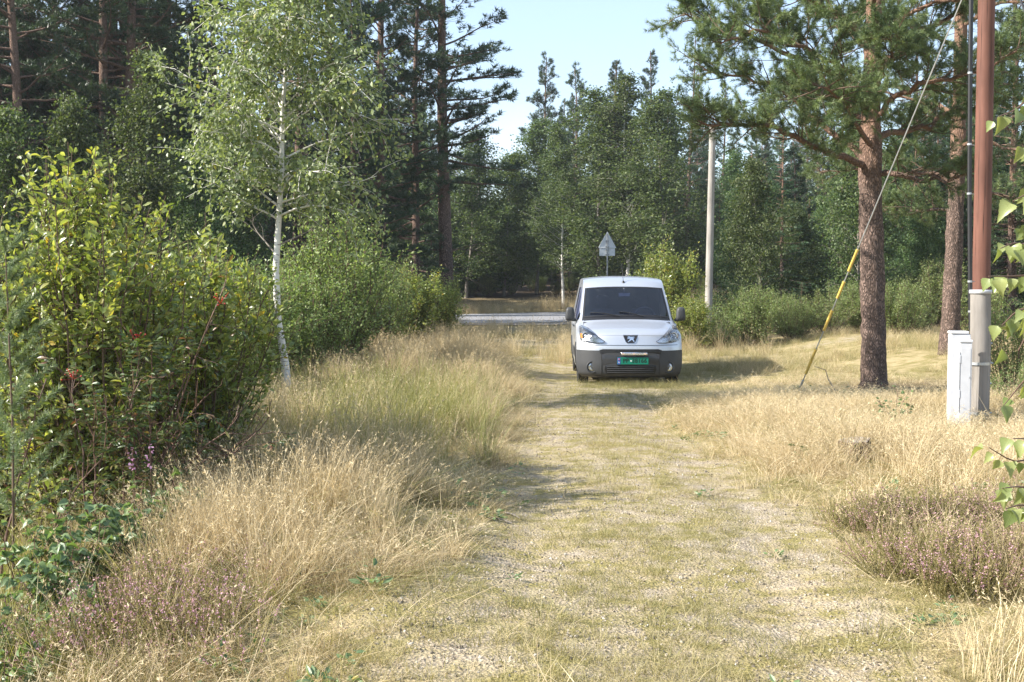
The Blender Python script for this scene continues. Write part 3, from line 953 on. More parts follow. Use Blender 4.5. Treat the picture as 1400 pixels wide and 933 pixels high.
Yq = 22.0
b2 = (xat(1298, Yq), Yq, gz(xat(1298, Yq), Yq) - 0.05)
trunk2 = px_path([(1297, 484, 0), (1299, 450, 0), (1302, 400, 0), (1305, 320, 0), (1309, 235, 0), (1311, 160, 0), (1313, 80, 0), (1314, 0, 0), (1316, -110, 0), (1318, -260, 0)], Yq)
trunk2[0] = b2
LB2 = [([(1308, 250, 0), (1270, 235, .3), (1225, 238, .5), (1170, 232, .8), (1120, 236, 1)], .04),
       ([(1309, 200, 0), (1345, 190, -.4), (1390, 205, -.6), (1450, 205, -.6)], .05),
       ([(1310, 160, 0), (1275, 140, .5), (1235, 135, .9), (1190, 120, 1.2)], .05),
       ([(1312, 110, 0), (1350, 80, .3), (1400, 70, .4), (1460, 60, .6)], .05),
       ([(1313, 70, 0), (1270, 40, -.3), (1230, 30, -.6), (1180, 35, -1)], .05),
       ([(1313, 40, 0), (1350, 10, -.4), (1400, 0, -.8), (1450, -10, -1)], .05),
       ([(1314, 0, 0), (1280, -40, 1), (1240, -60, 1.6), (1190, -80, 2)], .05),
       ([(1310, 260, 0), (1350, 262, .4), (1395, 275, .6), (1440, 270, .8)], .04),
       ([(1309, 290, 0), (1275, 285, 1), (1240, 290, 1.8), (1205, 285, 2.4)], .035)]
big_pine('pine_tree', 'leaning pine trunk with orange upper bark just behind the cable pole', b2, trunk2,
         .70 * np.array([.29, .25, .235, .22, .20, .18, .165, .15, .13, .08]), [(px_path(p, Yq), r) for p, r in LB2], 6, 0.9, 40)

# ------------------------------------------------------------------ birch on the bank
Yb = 15.0
bb = np.array([xat(392, Yb), Yb, gz(xat(392, Yb), Yb) - 0.05])
bp = px_path([(396, 545, 0), (390, 500, 0), (380, 440, 0), (377, 370, 0), (381, 300, 0), (385, 230, 0), (386, 150, 0), (392, 80, .05), (398, 0, .1), (402, -90, .1), (404, -170, .1), (405, -235, .1)], Yb)
bp[0] = bb
pair = make_leafy(61, 7, 0.060, 0.36, 1.36, 84, 9, 36, 0.060, 'birch_bark', 'birch_leaf', 0.09, 1.0, 0.12, bp - bb, 'blade', 0.72, 0.55, 0.55)
t = thing('birch_tree', 'slender white-stemmed birch standing on the left bank above the shrubs', 'tree', tuple(bb))
link('trunk', pair[0], t, None); link('crown', pair[1], t)
# two bare side twigs low on the stem
for sd, (a, b, c) in enumerate((((381, 335), (410, 322), (430, 312)), ((379, 350), (352, 318), (342, 300)))):
    mb = MB(); pts = px_path([(a[0], a[1], 0), (b[0], b[1], .2), (c[0], c[1], .3)], Yb) - bb
    mb.tube(pts, np.linspace(.012, .004, 3), 5)
    r2 = np.random.default_rng(sd)
    for q in range(9):
        c_, d_ = along(pts, np.array([.3 + .7 * r2.random()]))
        mb.tube(limb(c_[0], d_[0] + r2.normal(size=3) * .7, .18 + .2 * r2.random(), r2, 3, .2), .003, 3, caps=False)
    mb.obj('bare_twig', M['grey_twig'], t)


# ------------------------------------------------------------------ shrubs on the left
def blade_mesh(name, mat, outline, ln, wd, curl=0.2, fold=0.18):
    """one leaf along +X, its outline (t, half width), folded along the midrib; 12 to 40 triangles"""
    mb = MB()
    pts = []
    for t, w in outline:
        z = -curl * t * t * ln
        pts += [(t * ln, w * wd, z + abs(w) * wd * fold * 2), (t * ln, 0, z), (t * ln, -w * wd, z + abs(w) * wd * fold * 2)]
    n = len(outline)
    mb.add(pts, [(i * 3 + j, i * 3 + j + 1, i * 3 + j + 4, i * 3 + j + 3) for i in range(n - 1) for j in (0, 1)], 0.5)
    return mb


WILLOW_OUT = [(0, 0.02), (0.12, 0.22), (0.3, 0.42), (0.5, 0.5), (0.7, 0.42), (0.88, 0.2), (1.0, 0.01)]


def leaf_set(name, mat, outline, ln, wd, n=5, curl=0.2):
    out = []
    for i in range(n):
        mb = blade_mesh(name, mat, outline, ln, wd, curl * (0.4 + 0.4 * i), 0.12 + 0.05 * i)
        r = (i + 0.5) / n
        mb.r = [np.full(len(a), r, np.float32) for a in mb.r]
        out.append(mb.mesh(name, M[mat], True))
    return out


def frame_of(axis, rg, up=0.5):
    a = Vector(axis).normalized()
    s = Vector(rg.normal(size=3)) + Vector((0, 0, 1.2))
    y = s.cross(a).normalized(); z = a.cross(y)
    return Matrix((a, y, z)).transposed().to_4x4()


def leafy_shrub(name, label, x, y, args, meshes, nleaf, ln0, wratio, mat, bark, rz=0.0, cat='shrub', front=True):
    """shrub whose nleaf leaves nearest to the path are separate parts, the rest one foliage mass"""
    t = thing(name, label, cat, (x, y, gz(x, y) - 0.05), 0)
    tr, LP, LA, s, rnd = make_bush(**args, keep=1)
    tr.obj('stems', M[bark], t, True)
    W = LP + np.array([x, y, gz(x, y)])
    pxx = 700 + W[:, 0] / W[:, 1] * F; pyy = 387 - (W[:, 2] - CAMH) / W[:, 1] * F
    vis = (pxx > -5) & (pyy < 780) & (pyy > 0)
    dist = np.linalg.norm(W - np.array([0, 0, CAMH]), axis=1)
    # leaves not hidden behind others: nearest one in each small cell of the view
    score = s / dist
    cell = (np.round(pxx / 9).astype(int) * 1000 + np.round(pyy / 9).astype(int))
    order = np.argsort(dist)
    seen, pick = set(), []
    for i in order:
        if vis[i] and cell[i] not in seen:
            seen.add(cell[i]); pick.append(i)
    pick = sorted(pick, key=lambda i: -score[i])[:nleaf]
    rest = np.setdiff1d(np.arange(len(LP)), pick)
    mb = MB()
    leaves(mb, LP[rest], LA[rest], s[rest], s[rest] * wratio, rnd[rest], 0, 'blade', 0.2, rng)
    tag(mb.obj('foliage', M[mat], t), kind='stuff')
    for i in pick:
        o = link('leaf', meshes[min(len(meshes) - 1, int(rnd[i] * len(meshes)))], t)
        mtx = frame_of(LA[i], rng) @ Matrix.Scale(float(s[i]) / ln0, 4)
        mtx.translation = Vector(LP[i])
        o.matrix_local = mtx
    return t


WL = leaf_set('willow_leaf', 'willow_leaf', WILLOW_OUT, 0.07, 0.036, 6, 0.25)
leafy_shrub('willow_shrub', 'tall yellow-green willow shrub with upright leafy shoots at the left edge', -3.12, 8.3,
            dict(seed=71, H=2.95, W=1.3, stems=60, sec=12, per=26, leaf=0.058, jit=0.02, lo=0.06), WL, 290, 0.07, 0.5, 'willow_leaf', 'twig')
leafy_shrub('willow_shrub', 'willow shrub half out of the frame behind the blue-green spruce sapling', -4.35, 8.9,
            dict(seed=72, H=2.8, W=1.05, stems=38, sec=11, per=24, leaf=0.058, jit=0.02, lo=0.06), WL, 60, 0.07, 0.5, 'willow_leaf', 'twig')
leafy_shrub('willow_shrub', 'lower willow shrub with yellowing shoot tips right of the tallest willow', -2.62, 9.4,
            dict(seed=73, H=2.45, W=1.0, stems=36, sec=11, per=24, leaf=0.06, jit=0.02, lo=0.06), WL, 120, 0.07, 0.5, 'willow_leaf', 'twig')


def bush(i, px, Y, s, label, name='birch_shrub', dz=0, sx=1.0, pair=None):
    x = xat(px, Y)
    return plant(pair or BUSH[i], name, label, 'shrub', x, Y, s, group=None, parts=('stems', 'foliage'), sx=sx)


BRIGHT = make_bush(56, 2.6, 1.0, 44, 11, 28, 0.062, 0.6, mat='willow_leaf', jit=.04)
SMALL = [make_bush(54, 2.4, 1.25, 46, 12, 28, 0.046, 0.62, jit=0.04, spire=0.6), make_bush(55, 2.2, 1.4, 46, 12, 28, 0.044, 0.6, jit=0.04, spire=0.6)]
bush(0, 262, 14.6, 1.2, 'fine-leaved grey-green shrub between the willow and the birch stem', pair=SMALL[0])
bush(0, 235, 12.6, 1.0, 'dark fine-leaved shrub low behind the berry bush', pair=SMALL[1])
bush(0, 335, 17.5, 1.2, 'fine-leaved shrub directly behind the white birch stem', pair=SMALL[1])
bush(0, 462, 20.0, 1.42, 'broad pale green shrub right of the birch stem', pair=SMALL[0], sx=1.0)
bush(0, 420, 18.5, 1.0, 'low shaded shrub at the foot of the birch', pair=SMALL[1])
bush(0, 430, 23.5, 1.35, 'shrub behind the broad pale green shrub', pair=SMALL[1])
bush(0, 520, 23.5, 1.0, 'mid-height shrub stepping down towards the road', pair=SMALL[0])
bush(1, 560, 26.0, 0.82, 'yellow-green shrub with upright tips above the verge', 'willow_shrub', pair=BRIGHT, sx=1.25)
bush(1, 598, 28.5, 0.74, 'last low shrub on the left before the road', 'willow_shrub', pair=BRIGHT, sx=1.3)
bush(1, 540, 27.0, 1.2, 'dark shrub in the row left of the last low shrub', 'willow_shrub')
bush(0, 200, 10.6, 0.8, 'dark green shrub filling the hollow under the willow', pair=SMALL[1])
bush(0, 120, 9.9, 0.75, 'dark green shrub low in the ditch at far left', pair=SMALL[0])

# spruce sapling with pale needles at the left edge of the picture
rg = np.random.default_rng(81)
sx_, sy_ = -2.93, 6.6
t = thing('spruce_sapling', 'thin pale blue-green conifer sapling at the left edge before the willow', 'sapling', (sx_, sy_, gz(sx_, sy_)))
H = 1.65 + (387 - 335) / F * sy_ - gz(sx_, sy_)
mb = MB(); mb.tube([(0, 0, 0), (0.02, 0, H * .5), (0, 0, H)], [.009, .007, .003], 6); mb.obj('trunk', M['twig'], t)
PP, DD = [], []
for i in range(46):
    z = H * (0.25 + 0.75 * i / 46); L = 0.30 * (1 - z / H) + 0.07
    a = i * 2.4
    d = np.array([math.cos(a), math.sin(a), 0.75])
    for q in np.linspace(0.1, 1, 5):
        PP.append(np.array([0, 0, z]) + d * L * q); DD.append(d)
mb = MB(); needles(mb, np.array(PP), np.array(DD), 0.09, 60, 0.042, 0.0042, rg, 0.8); mb.obj('crown', M['sapling_needle'], t)


# berry bush (red berries), reddish stems, bare-ish below
def rowan(name, label, x, y, stems, seed, nsep=90):
    rg = np.random.default_rng(seed)
    z0 = gz(x, y)
    t = thing(name, label, 'shrub', (x, y, z0 - 0.03))
    st = MB(); LP, LA, BR = [], [], []
    for (px, py, dy, leaf) in stems:
        top = np.array(at(px, py, y + dy)) - np.array([x, y, z0])
        b = rg.normal(size=3) * np.array([0.13, 0.12, 0])
        s = np.linspace(0, 1, 9)[:, None]
        pts = b + (top - b) * np.concatenate([s ** 1.3, s ** 1.3, s], 1) + rg.normal(size=(9, 3)) * 0.018 * s
        st.tube(pts, np.linspace(.011, .0035, 9), 5, caps=False)
        for j in range(13):
            u = 0.25 + 0.75 * (j + rg.random()) / 13
            c, d = along(pts, np.array([u]))
            sp = limb(c[0], d[0] * 0.5 + rg.normal(size=3) * 0.7 + np.array([0, 0, .1]), 0.12 + 0.26 * rg.random(), rg, 4, .2, .02)
            st.tube(sp, np.linspace(.004, .002, 5), 3, caps=False)
            if rg.random() < leaf * (0.35 + 0.65 * u):
                for e in range(3):
                    q, dd = along(sp, np.array([0.35 + 0.65 * rg.random()]))
                    ax = unit(dd[0] + rg.normal(size=3) * 0.5)
                    sd = unit(np.cross(ax, (0, 0, 1.0)))
                    for h in range(3):
                        p = q[0] + ax * 0.03 * h
                        for sg in (-1, 1):
                            LP.append(p); LA.append(ax * 0.5 + sd * sg + np.array([0, 0, -0.25]))
                    LP.append(q[0] + ax * .09); LA.append(ax + np.array([0, 0, -.2]))
        if leaf == 1.0 and rg.random() < .8: BR.append(pts[-1])
        if leaf > 0.5 and rg.random() < 0.0: BR.append(along(pts, np.array([0.72]))[0][0] + rg.normal(size=3) * 0.07)
    st.obj('stems', M['red_twig'], t, True)
    LP = np.array(LP); LA = np.array(LA)
    n = len(LP); rnd = rg.random(n); s = 0.055 * (0.7 + 0.6 * rg.random(n))
    pick = rg.permutation(n)[:nsep]; rest = np.setdiff1d(np.arange(n), pick)
    mb = MB(); leaves(mb, LP[rest], LA[rest], s[rest], s[rest] * .36, rnd[rest], 0, 'blade', .2, rg)
    tag(mb.obj('foliage', M['rowan_leaf'], t), kind='stuff')
    for i in pick:
        o = link('leaf', ROW[int(rnd[i] * len(ROW))], t)
        m_ = frame_of(LA[i], rg) @ Matrix.Scale(s[i] / .055, 4); m_.translation = Vector(LP[i]); o.matrix_local = m_
    for b in BR:
        mb = MB()
        for q in range(10):
            c = b + rg.normal(size=3) * np.array([.03, .03, .02])
            mb.lathe([(0.0005, -.0055), (.0045, -.003), (.0058, 0), (.0045, .003), (.0005, .0055)], c, (0, 0, 1), 6)
            mb.tube([b - np.array([0, 0, .04]), c], .0012, 3, caps=False)
        mb.obj('berry_cluster', M['berry'], t, True)
    return t


ROW = leaf_set('rowan_leaf', 'rowan_leaf', WILLOW_OUT, 0.055, 0.02, 5, 0.2)
rowan('rowan_shrub', 'spindly red-berried shrub with bare reddish stems before the white birch', -2.55, 7.7,
      [(300, 398, 0, 1.0), (262, 470, .1, .6), (215, 470, -.1, 1.0), (190, 455, 0, 1.0), (155, 462, .1, .9), (235, 500, .2, .8), (330, 560, -.2, .25), (345, 590, -.1, .2), (372, 560, .3, .25),
       (180, 520, -.3, .9), (130, 540, -.2, .8), (280, 540, -.1, .5), (205, 560, -.35, .7), (250, 580, -.3, .4)], 91, 120)
rowan('rowan_shrub', 'low dark-leaved berry bush beneath the tall willow', -2.95, 7.3,
      [(60, 520, 0, .9), (95, 500, .1, 1.0), (120, 560, -.1, .8), (40, 580, 0, .8), (150, 600, -.1, .5)], 92, 50)


# broad-leaved herbs at lower left, fireweed
HERB_OUT = [(0, 0.02), (0.08, 0.3), (0.22, 0.47), (0.3, 0.42), (0.45, 0.5), (0.52, 0.42), (0.7, 0.34), (0.76, 0.26), (1.0, 0.01)]
HERB = leaf_set('herb_leaf', 'herb_leaf', HERB_OUT, 0.075, 0.058, 6, 0.22)


def herb(name, label, px, py0, Y, h, w, n, seed, ln=0.058, cat='plant', tip=None):
    rg = np.random.default_rng(seed)
    x = xat(px, Y); z0 = gz(x, Y)
    t = thing(name, label, cat, (x, Y, z0))
    st = MB()
    for i in range(max(4, n // 9)):
        a = rg.random() * 6.28
        top = np.array([math.cos(a) * w * rg.random() ** .5, math.sin(a) * w * rg.random() ** .5, h * (.65 + .45 * rg.random())])
        s = np.linspace(0, 1, 6)[:, None]
        pts = top * np.concatenate([s ** 1.2, s ** 1.2, s ** .9], 1) + rg.normal(size=(6, 3)) * .012
        st.tube(pts, np.linspace(.005, .002, 6), 4, caps=False)
        for j in range(9):
            c, d = along(pts, np.array([.3 + .7 * (j + rg.random()) / 9]))
            dd = unit(rg.normal(size=3) * np.array([1, 1, .35]) + np.array([0, 0, .15]))
            pe = c[0] + dd * .05
            st.tube([c[0], pe], .0015, 3, caps=False)
            for g in range(3):
                rr = rg.random()
                o = link('leaf', HERB[min(5, int(rr ** 1.3 * 6))], t)
                ax = dd + unit(np.cross(dd, (0, 0, 1.0))) * (g - 1) * 0.9 + np.array([0, 0, -.2])
                m_ = frame_of(ax, rg) @ Matrix.Scale(ln / .075 * (.65 + .6 * rg.random()), 4)
                m_.translation = Vector(pe); o.matrix_local = m_
    st.obj('stems', M['red_twig'], t)
    return t


herb('raspberry_plant', 'raspberry plant with broad mid-green leaves left of the heather', 62, 760, 5.9, 0.50, 0.30, 90, 101)
herb('raspberry_plant', 'raspberry plant with pale green leaves just above the left heather', 165, 700, 6.4, 0.55, 0.22, 80, 102)
herb('raspberry_plant', 'raspberry plant cut by the left edge near the bottom corner', 0, 800, 5.5, 0.36, 0.25, 50, 103)
herb('raspberry_plant', 'small yellowing raspberry plant in the bottom left corner', 22, 860, 4.9, 0.22, 0.22, 50, 104, 0.06)
herb('raspberry_plant', 'tall raspberry plant in front of the thin conifer sapling', 28, 700, 6.3, 0.62, 0.30, 90, 106)
herb('raspberry_plant', 'raspberry plant between the two pale ones at the ditch edge', 118, 725, 6.2, 0.46, 0.25, 80, 107)
herb('raspberry_plant', 'low raspberry plant creeping out from the left heather', 95, 815, 5.35, 0.25, 0.26, 60, 108, 0.06)
herb('raspberry_plant', 'leafy raspberry plant at the foot of the red-berried shrub', 225, 655, 7.2, 0.45, 0.25, 70, 109)
herb('young_aspen', 'small leafy seedling standing in dry grass left of the stump', 1225, 590, 12.4, 0.42, 0.30, 60, 105, 0.035, 'seedling')


def fireweed(label, px, py, Y, seed):
    rg = np.random.default_rng(seed)
    p = np.array(at(px, py, Y)); x, y = p[0], p[1]; z0 = gz(x, y); h = (p[2] - z0) * .93
    t = thing('fireweed', label, 'flower', (x, y, z0), 0, 'fireweed by the berry bush')
    st = MB(); st.tube([(0, 0, 0), (.01, 0, h * .5), (0, 0.01, h)], [.005, .004, .002], 5)
    st.obj('stem', M['red_twig'], t)
    n = 40; P = np.stack([0 * np.arange(n), 0 * np.arange(n), h * (.25 + .5 * np.arange(n) / n)], -1)
    mb = MB(); leaves(mb, P, rg.normal(size=(n, 3)) * np.array([1, 1, .2]) + np.array([0, 0, .3]), .07, .014, None, 0, 'blade', .2, rg)
    tag(mb.obj('foliage', M['rowan_leaf'], t), kind='stuff')
    n = 15; P = np.stack([rg.normal(size=n) * .012, rg.normal(size=n) * .012, h * (.80 + .22 * np.arange(n) / n)], -1)
    mb = MB(); leaves(mb, P, rg.normal(size=(n, 3)), .022, .016, None, 0, 'blade', .2, rg)
    mb.obj('flower_head', M['pink'], t)


fireweed('left one of two pink fireweed spikes under the berry bush', 180, 603, 7.1, 1)
fireweed('right one of two pink fireweed spikes under the berry bush', 204, 600, 7.2, 2)

# ------------------------------------------------------------------ near birch branches at the right edge
BIRCH_OUT = [(0, 0.02), (0.07, 0.26), (0.17, 0.45), (0.24, 0.44), (0.30, 0.5), (0.37, 0.42), (0.46, 0.40), (0.53, 0.31), (0.63, 0.27), (0.70, 0.18), (0.82, 0.12), (1.0, 0.0)]
NB = leaf_set('near_birch_leaf', 'near_leaf', BIRCH_OUT, 0.048, 0.044, 6, 0.28)
Yn = 2.9
sap = (1.62, Yn + 0.25, 0)
t = thing('birch_sapling', 'young birch with fresh green leaves hanging in at the right edge', 'tree', (sap[0], sap[1], gz(sap[0], sap[1])))
sb = np.array(t.location)
mb = MB(); mb.tube([(0, 0, -.05), (.03, 0, 1.2), (.05, .05, 2.4), (.02, 0, 3.4)], [.028, .022, .015, .006], 8); mb.obj('trunk', M['birch_bark'], t, True)
rg = np.random.default_rng(111)
BR = [[(1470, 90), (1420, 120), (1390, 150), (1365, 160)], [(1470, 210), (1425, 200), (1398, 200)], [(1480, 250), (1425, 255), (1385, 275)],
      [(1490, 380), (1420, 376), (1382, 378), (1352, 378)], [(1490, 340), (1420, 338), (1385, 332), (1368, 340)], [(1480, 420), (1430, 415), (1390, 425), (1370, 445)],
      [(1490, 480), (1440, 490), (1400, 520), (1372, 555)], [(1480, 640), (1430, 625), (1385, 632), (1352, 612)], [(1480, 670), (1430, 678), (1395, 665), (1370, 668)],
      [(1480, 690), (1430, 700), (1395, 690), (1375, 696)], [(1500, 560), (1440, 575), (1405, 600), (1385, 600)], [(1470, 300), (1430, 305), (1402, 310)],
      [(1490, 450), (1440, 448), (1405, 455), (1392, 480)]]
for k_, br in enumerate(BR):
    pts = np.array([tuple(at(x, y, Yn + 0.15 * math.sin(k_ * 2.1) - 0.05 * i)) for i, (x, y) in enumerate(br)]) - sb
    zt = pts[0][2]
    st = np.vstack([[(.03, 0, max(.3, zt - .12))], pts])
    mb = MB(); mb.tube(along(st, np.linspace(0, 1, 12))[0], np.linspace(.005, .0012, 12), 5)
    mb.obj('branch', M['red_twig'], t, True)
    nl = 13 if k_ in (3, 4, 5) else 9
    for j in range(nl):
        u = 0.42 + 0.58 * (j + .3 + .5 * rg.random()) / nl
        c, d = along(st, np.array([min(u, 1)]))
        ax = d[0] * .45 + np.array([rg.normal() * .35, rg.normal() * .35, -.8 + rg.normal() * .3])
        o = link('leaf', NB[int(rg.random() * 6)], t)
        # blades face the camera's side more often than not
        a = Vector(ax).normalized(); s_ = Vector((rg.normal() * .6, -1.0, .7 + rg.normal() * .5))
        y_ = s_.cross(a).normalized(); z_ = a.cross(y_)
        m_ = Matrix((a, y_, z_)).transposed().to_4x4() @ Matrix.Scale(.60 + .45 * rg.random(), 4)
        m_.translation = Vector(c[0]) + Vector((rg.normal() * .012, rg.normal() * .03, -.006)); o.matrix_local = m_

# ------------------------------------------------------------------ trees one can tell apart further back
def tree(pair, px, Y, s, label, name='pine_tree', rz=None, sx=None):
    return plant(pair, name, label, 'tree', xat(px, Y), Y, s, rz=rz, sx=sx)


tree(PINES[0], 608, 44, 1.12, 'tall straight pine with a bare lower trunk left of the sky gap', rz=0.6, sx=1.35)
tree(PINES[1], 520, 40, 1.12, 'dense dark pine crowding the left side of the tall straight pine', rz=2.0)
tree(PINES[1], 452, 38, 1.1, 'dark pine partly hidden behind the birch crown', rz=4.0)
tree(PINES[2], 146, 33, 0.95, 'pine showing a reddish trunk at top left', rz=1.0)
tree(PINES[0], 30, 31, 0.95, 'dark pine nearest the top left corner', rz=3.0)
tree(PINES[1], 240, 39, 1.0, 'dark pine between the reddish pine trunk and the birch', rz=5.0)
tree(PINES[1], 85, 36, 1.05, 'bushy dark pine between the corner pine and the reddish trunk', rz=0.9)
tree(PINES[1], 195, 43, 1.1, 'dark pine right behind the reddish trunk', rz=3.4)
tree(PINES[1], -15, 37, 1.1, 'dark pine cut off by the top left corner', rz=1.4)
tree(PINES[1], 300, 45, 1.1, 'dark pine in the depth left of the birch top', rz=5.5)
tree(PINES[0], 345, 37, 1.0, 'pine with paler foliage right behind the birch top', rz=2.5)
tree(PINES[2], 410, 42, 1.0, 'deep shadowed pine behind the birch and the dark pine', rz=0.3)
tree(PINES[1], 566, 43.5, 1.0, 'dark pine filling the space just left of the tall straight trunk', rz=2.9)
tree(PINE_LOW, 486, 36, 1.0, 'dark low-branched pine at the left foot of the dense pine', rz=1.9)
tree(PINE_LOW, 742, 92, 1.62, 'lone dark pine rising against the sky right of the gap', rz=0.8, sx=1.0)
tree(PINE_LOW, 790, 88, 1.50, 'pine tip behind the sunlit birches right of the lone pine', rz=2.1)
tree(PINES[1], 890, 78, 1.02, 'pine standing above the sunlit birches before the big pine', rz=4.2)
tree(PINES[0], 940, 74, 0.92, 'pine behind the top of the pale utility pole', rz=5.2)
tree(LEAFY[2], 770, 66, 0.95, 'sunlit slender birch at the left end of the pale row', 'birch_tree', sx=1.35)
tree(LEAFY[0], 820, 64, 1.30, 'tall sunlit birch behind the triangular sign', 'birch_tree', sx=1.4)
tree(LEAFY[2], 858, 63, 1.18, 'sunlit birch above the roof of the van', 'birch_tree', sx=1.5)
tree(LEAFY[0], 905, 60, 1.20, 'sunlit birch right of the van and left of the pale pole', 'birch_tree', sx=1.5)
tree(LEAFY[1], 1010, 62, 1.02, 'bushy mid-green tree just right of the pale pole', 'birch_tree')
tree(PINE_LOW, 1062, 64, 0.95, 'rounded pine under the long left limbs of the big pine')
tree(PINE_LOW, 1125, 58, 0.85, 'soft green pine left of the big pine trunk')
tree(LEAFY[3], 1100, 44, 0.62, 'small twin-stemmed birch by the yellow guy sleeves', 'birch_tree')
tree(LEAFY[1], 1250, 52, 0.80, 'leafy tree seen between the two big pine trunks', 'birch_tree')
tree(PINE_LOW, 1245, 38, 0.72, 'pine with drooping branches between the two big pine trunks')
tree(PINES[1], 1385, 34, 0.85, 'dark pine behind the brown pole at the right edge')
tree(PINE_LOW, 1350, 41, 0.9, 'dark bushy pine just right of the brown pole')
tree(LEAFY[3], 690, 71, 1.25, 'dark leafy tree under the sky gap', 'birch_tree', sx=1.5)
tree(LEAFY[1], 640, 69, 1.15, 'dark leafy tree right of the tall pine trunk', 'birch_tree', sx=1.5)
tree(LEAFY[0], 735, 73, 1.15, 'dark leafy tree between the sky gap and the sign', 'birch_tree', sx=1.5)
tree(LEAFY[2], 568, 58, 0.95, 'thin white-stemmed birch in the dark left of the tall pine', 'birch_tree')
tree(LEAFY[3], 545, 54, 1.0, 'leafy tree in shade beside the thin white stem', 'birch_tree')
tree(LEAFY[1], 110, 25, 0.78, 'shaded leafy tree rising behind the willow tips', 'birch_tree')
tree(LEAFY[0], 190, 27, 0.85, 'taller shaded leafy tree under the reddish pine trunk', 'birch_tree')
tree(LEAFY[3], 30, 24, 0.9, 'shaded leafy tree at the left edge above the willow', 'birch_tree')
tree(LEAFY[1], 270, 29, 0.72, 'shaded leafy tree left of the birch crown', 'birch_tree')
tree(LEAFY[3], 320, 33, 0.8, 'shaded leafy tree behind the fine-leaved shrub', 'birch_tree')
tree(SPRUCE, 455, 36, 0.7, 'young dark spruce behind the broad pale green shrub', 'spruce_tree')
tree(SPRUCE, 655, 76, 1.0, 'dark spruce standing behind the bend of the road', 'spruce_tree')
tree(SPRUCE, 590, 62, 0.75, 'dark spruce at the foot of the tall straight pine', 'spruce_tree')

# shrubs by the van and along the right side
bush(2, 915, 30.0, 1.12, 'bright sunlit shrub standing right behind the van', 'willow_shrub', pair=BRIGHT)
bush(1, 945, 28.0, 0.58, 'low leafy shrub beside the right mirror of the van', 'willow_shrub', pair=BRIGHT, sx=1.4)
bush(1, 990, 31.5, 0.55, 'low shrub at the foot of the pale utility pole', 'willow_shrub')
bush(0, 1012, 29.5, 0.55, 'shrub with one tall pale shoot right of the pale pole', 'willow_shrub', sx=1.1)
bush(1, 1055, 33.0, 0.75, 'dark low shrub in the middle of the right bank', 'willow_shrub')
bush(1, 1150, 33.0, 0.85, 'dark low shrub left of the big pine trunk', 'willow_shrub')
bush(0, 1240, 35.0, 0.9, 'dark shrub between the big pine trunks', 'willow_shrub')
bush(1, 1260, 30.0, 0.5, 'small shrub at the foot of the leaning pine', 'willow_shrub')
bush(0, 1385, 17.0, 0.72, 'dark shrub behind the pole at the right edge', 'willow_shrub')
bush(1, 1400, 14.6, 0.42, 'sunlit low shrub at the right edge beside the pole base', 'willow_shrub')
bush(1, 975, 28.8, 0.72, 'leafy shrub filling the hedge just right of the van mirror', 'willow_shrub', sx=1.3)
bush(0, 1030, 29.2, 0.74, 'leafy hedge shrub between the pale pole and the small birch', 'birch_shrub', pair=SMALL[0], sx=1.2)
bush(0, 1085, 30.0, 0.62, 'leafy hedge shrub behind the tiny conifer', 'birch_shrub', pair=SMALL[1], sx=1.4)
bush(1, 1130, 30.5, 0.72, 'leafy hedge shrub behind the lowest guy sleeve', 'willow_shrub', sx=1.3)
bush(0, 1172, 31.0, 0.62, 'leafy hedge shrub touching the left side of the big pine trunk', 'birch_shrub', pair=SMALL[0], sx=1.4)
bush(0, 1232, 29.0, 0.70, 'leafy hedge shrub touching the right side of the big pine trunk', 'birch_shrub', pair=SMALL[1], sx=1.3)
bush(0, 1278, 33.0, 0.95, 'leafy hedge shrub behind the foot of the leaning pine', 'birch_shrub', pair=SMALL[0], sx=1.2)
bush(1, 1345, 26.0, 0.85, 'dark shrub behind the foot of the brown pole', 'willow_shrub', sx=1.2)
plant(SPRUCE, 'spruce_sapling', 'tiny grey-green conifer under the guy wire', 'sapling', xat(1096, 30.5), 30.5, 0.17)
plant(SPRUCE, 'spruce_sapling', 'small conifer in the hedge right of the big pine trunk', 'sapling', xat(1238, 31.5), 31.5, 0.16)

# the wood that reads as one mass: behind and to both sides
def forest(name, n, region, meshes, smin, smax, seed, keep=lambda x, y: True, gap=True):
    rg = np.random.default_rng(seed)
    P, S = [], []
    k_ = 0
    while len(P) < n and k_ < n * 60:
        k_ += 1
        x = region[0] + (region[1] - region[0]) * rg.random(); y = region[2] + (region[3] - region[2]) * rg.random()
        if not keep(x, y): continue
        s = smin + (smax - smin) * rg.random()
        px = 700 + x / y * F
        if gap and 600 < px < 775: s *= 0.62
        if gap and 775 <= px < 1400: s *= 0.92
        if P and min((a[0] - x) ** 2 + (a[1] - y) ** 2 for a in P[-400:]) < 1.4: continue
        P.append((x, y, gz(x, y) - 0.05)); S.append((s, s, s))
    n = len(P)
    return scatter(name, P, np.stack([np.zeros(n), np.zeros(n), rg.random(n) * 6.28], -1), S, rg.integers(0, len(meshes), n), rg.random(n), meshes)


